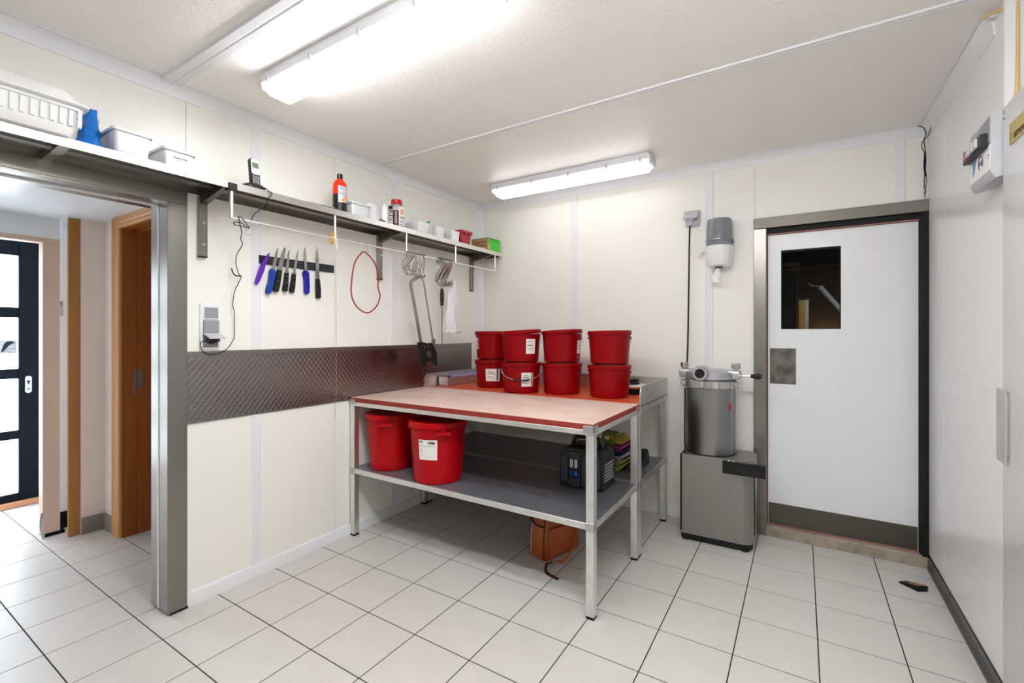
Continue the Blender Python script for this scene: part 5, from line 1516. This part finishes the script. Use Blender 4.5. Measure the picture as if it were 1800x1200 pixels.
hp = [(-1.040, 1.262), (-1.025, 1.272), (-0.955, 1.258), (-0.915, 1.262), (-0.900, 1.250), (-0.885, 1.228), (-0.858, 1.178), (-0.860, 1.150), (-0.852, 1.092), (-0.872, 1.098), (-0.888, 1.122), (-0.935, 1.128), (-0.975, 1.118), (-0.992, 1.092), (-1.010, 1.104), (-1.002, 1.150), (-1.010, 1.180), (-1.035, 1.225)]
hole = [(-0.935 + 0.040 * math.cos(a), 1.180 + 0.024 * math.sin(a) - 0.2 * 0.04 * math.cos(a)) for a in [2 * PI * i / 16 for i in range(16)]]
b = B()
vo = [[b.bm.verts.new((x, y, z)) for y, z in hp] for x in (0.211, 0.237)]
vh = [[b.bm.verts.new((x, y, z)) for y, z in hole] for x in (0.211, 0.237)]
b.bridge(vo[0], vo[1])
b.bridge(vh[0], vh[1])
for k in (0, 1):
    es_ = []
    for L_ in (vo[k], vh[k]):
        for i in range(len(L_)):
            e = b.bm.edges.get((L_[i], L_[(i + 1) % len(L_)])) or b.bm.edges.new((L_[i], L_[(i + 1) % len(L_)]))
            es_.append(e)
    bmesh.ops.triangle_fill(b.bm, use_beauty=True, edges=es_)
hd = part('handle', b, M_black, t, 'black pistol grip handle', smooth=30)
for p in ((-1.012, 1.245), (-0.99, 1.235), (-0.955, 1.238)):
    part('rivet', B().cyl((0.237, p[0], p[1]), (0.239, p[0], p[1]), 0.004, n=10), M_chrome, hd)

# sharpening steel
t = thing('sharpening_steel', 'sharpening steel with a black handle hanging from a hook', 'sharpener', (0.245, -0.815, 1.245))
part('ring', B().tube([(0.246, -0.812 + 0.010 * math.cos(a), 1.700 + 0.012 * math.sin(a)) for a in [2 * PI * i / 14 for i in range(14)]], 0.0016, 6, closed=True), M_chrome, t)
part('pommel', B().lathe([(0.002, 0.0), (0.008, 0.004), (0.009, 0.012), (0.005, 0.020), (0.002, 0.021)], (0.246, -0.812, 1.668), 14), M_chrome, t)
part('handle', B().lathe([(0.004, 0.0), (0.011, 0.002), (0.015, 0.04), (0.016, 0.08), (0.012, 0.125), (0.006, 0.132), (0.004, 0.132)], (0.246, -0.812, 1.538), 20), M_black, t, 'black handle')
part('ferrule', B().lathe([(0.003, 0.0), (0.0085, 0.0), (0.011, 0.008), (0.011, 0.018), (0.003, 0.018)], (0.246, -0.812, 1.520), 16), M_chrome, t)
part('rod', B().cyl((0.246, -0.812, 1.522), (0.246, -0.812, 1.248), 0.0042, 0.0036, n=12), M_steel, t)

# white plastic bag on the large hooks
rnd = random.Random(21)
secs = []
NB = 26
for k in range(15):
    q = k / 14
    z = 1.742 - 0.405 * q
    wd = 0.016 + 0.074 * min(1.0, q * 1.25) ** 0.8
    yc = -0.690 + 0.012 * q + 0.006 * math.sin(k * 1.1)
    xc = 0.255 - 0.03 * q
    ring = []
    for i in range(NB):
        a = 2 * PI * i / NB
        fold = 1 + 0.14 * math.sin(6 * a + k * 0.35) + rnd.uniform(-0.05, 0.05)
        ring.append((xc + 0.045 * (0.4 + 0.6 * q) * math.sin(a) * fold, yc + wd * math.cos(a) * fold * 0.95, z + rnd.uniform(-0.006, 0.006)))
    secs.append(ring)
b = B()
loft(b, secs)
single('plastic_bag', b, M_bagw, 'crumpled white plastic bag hanging from the right bunch of hooks', 'bag', smooth=40)
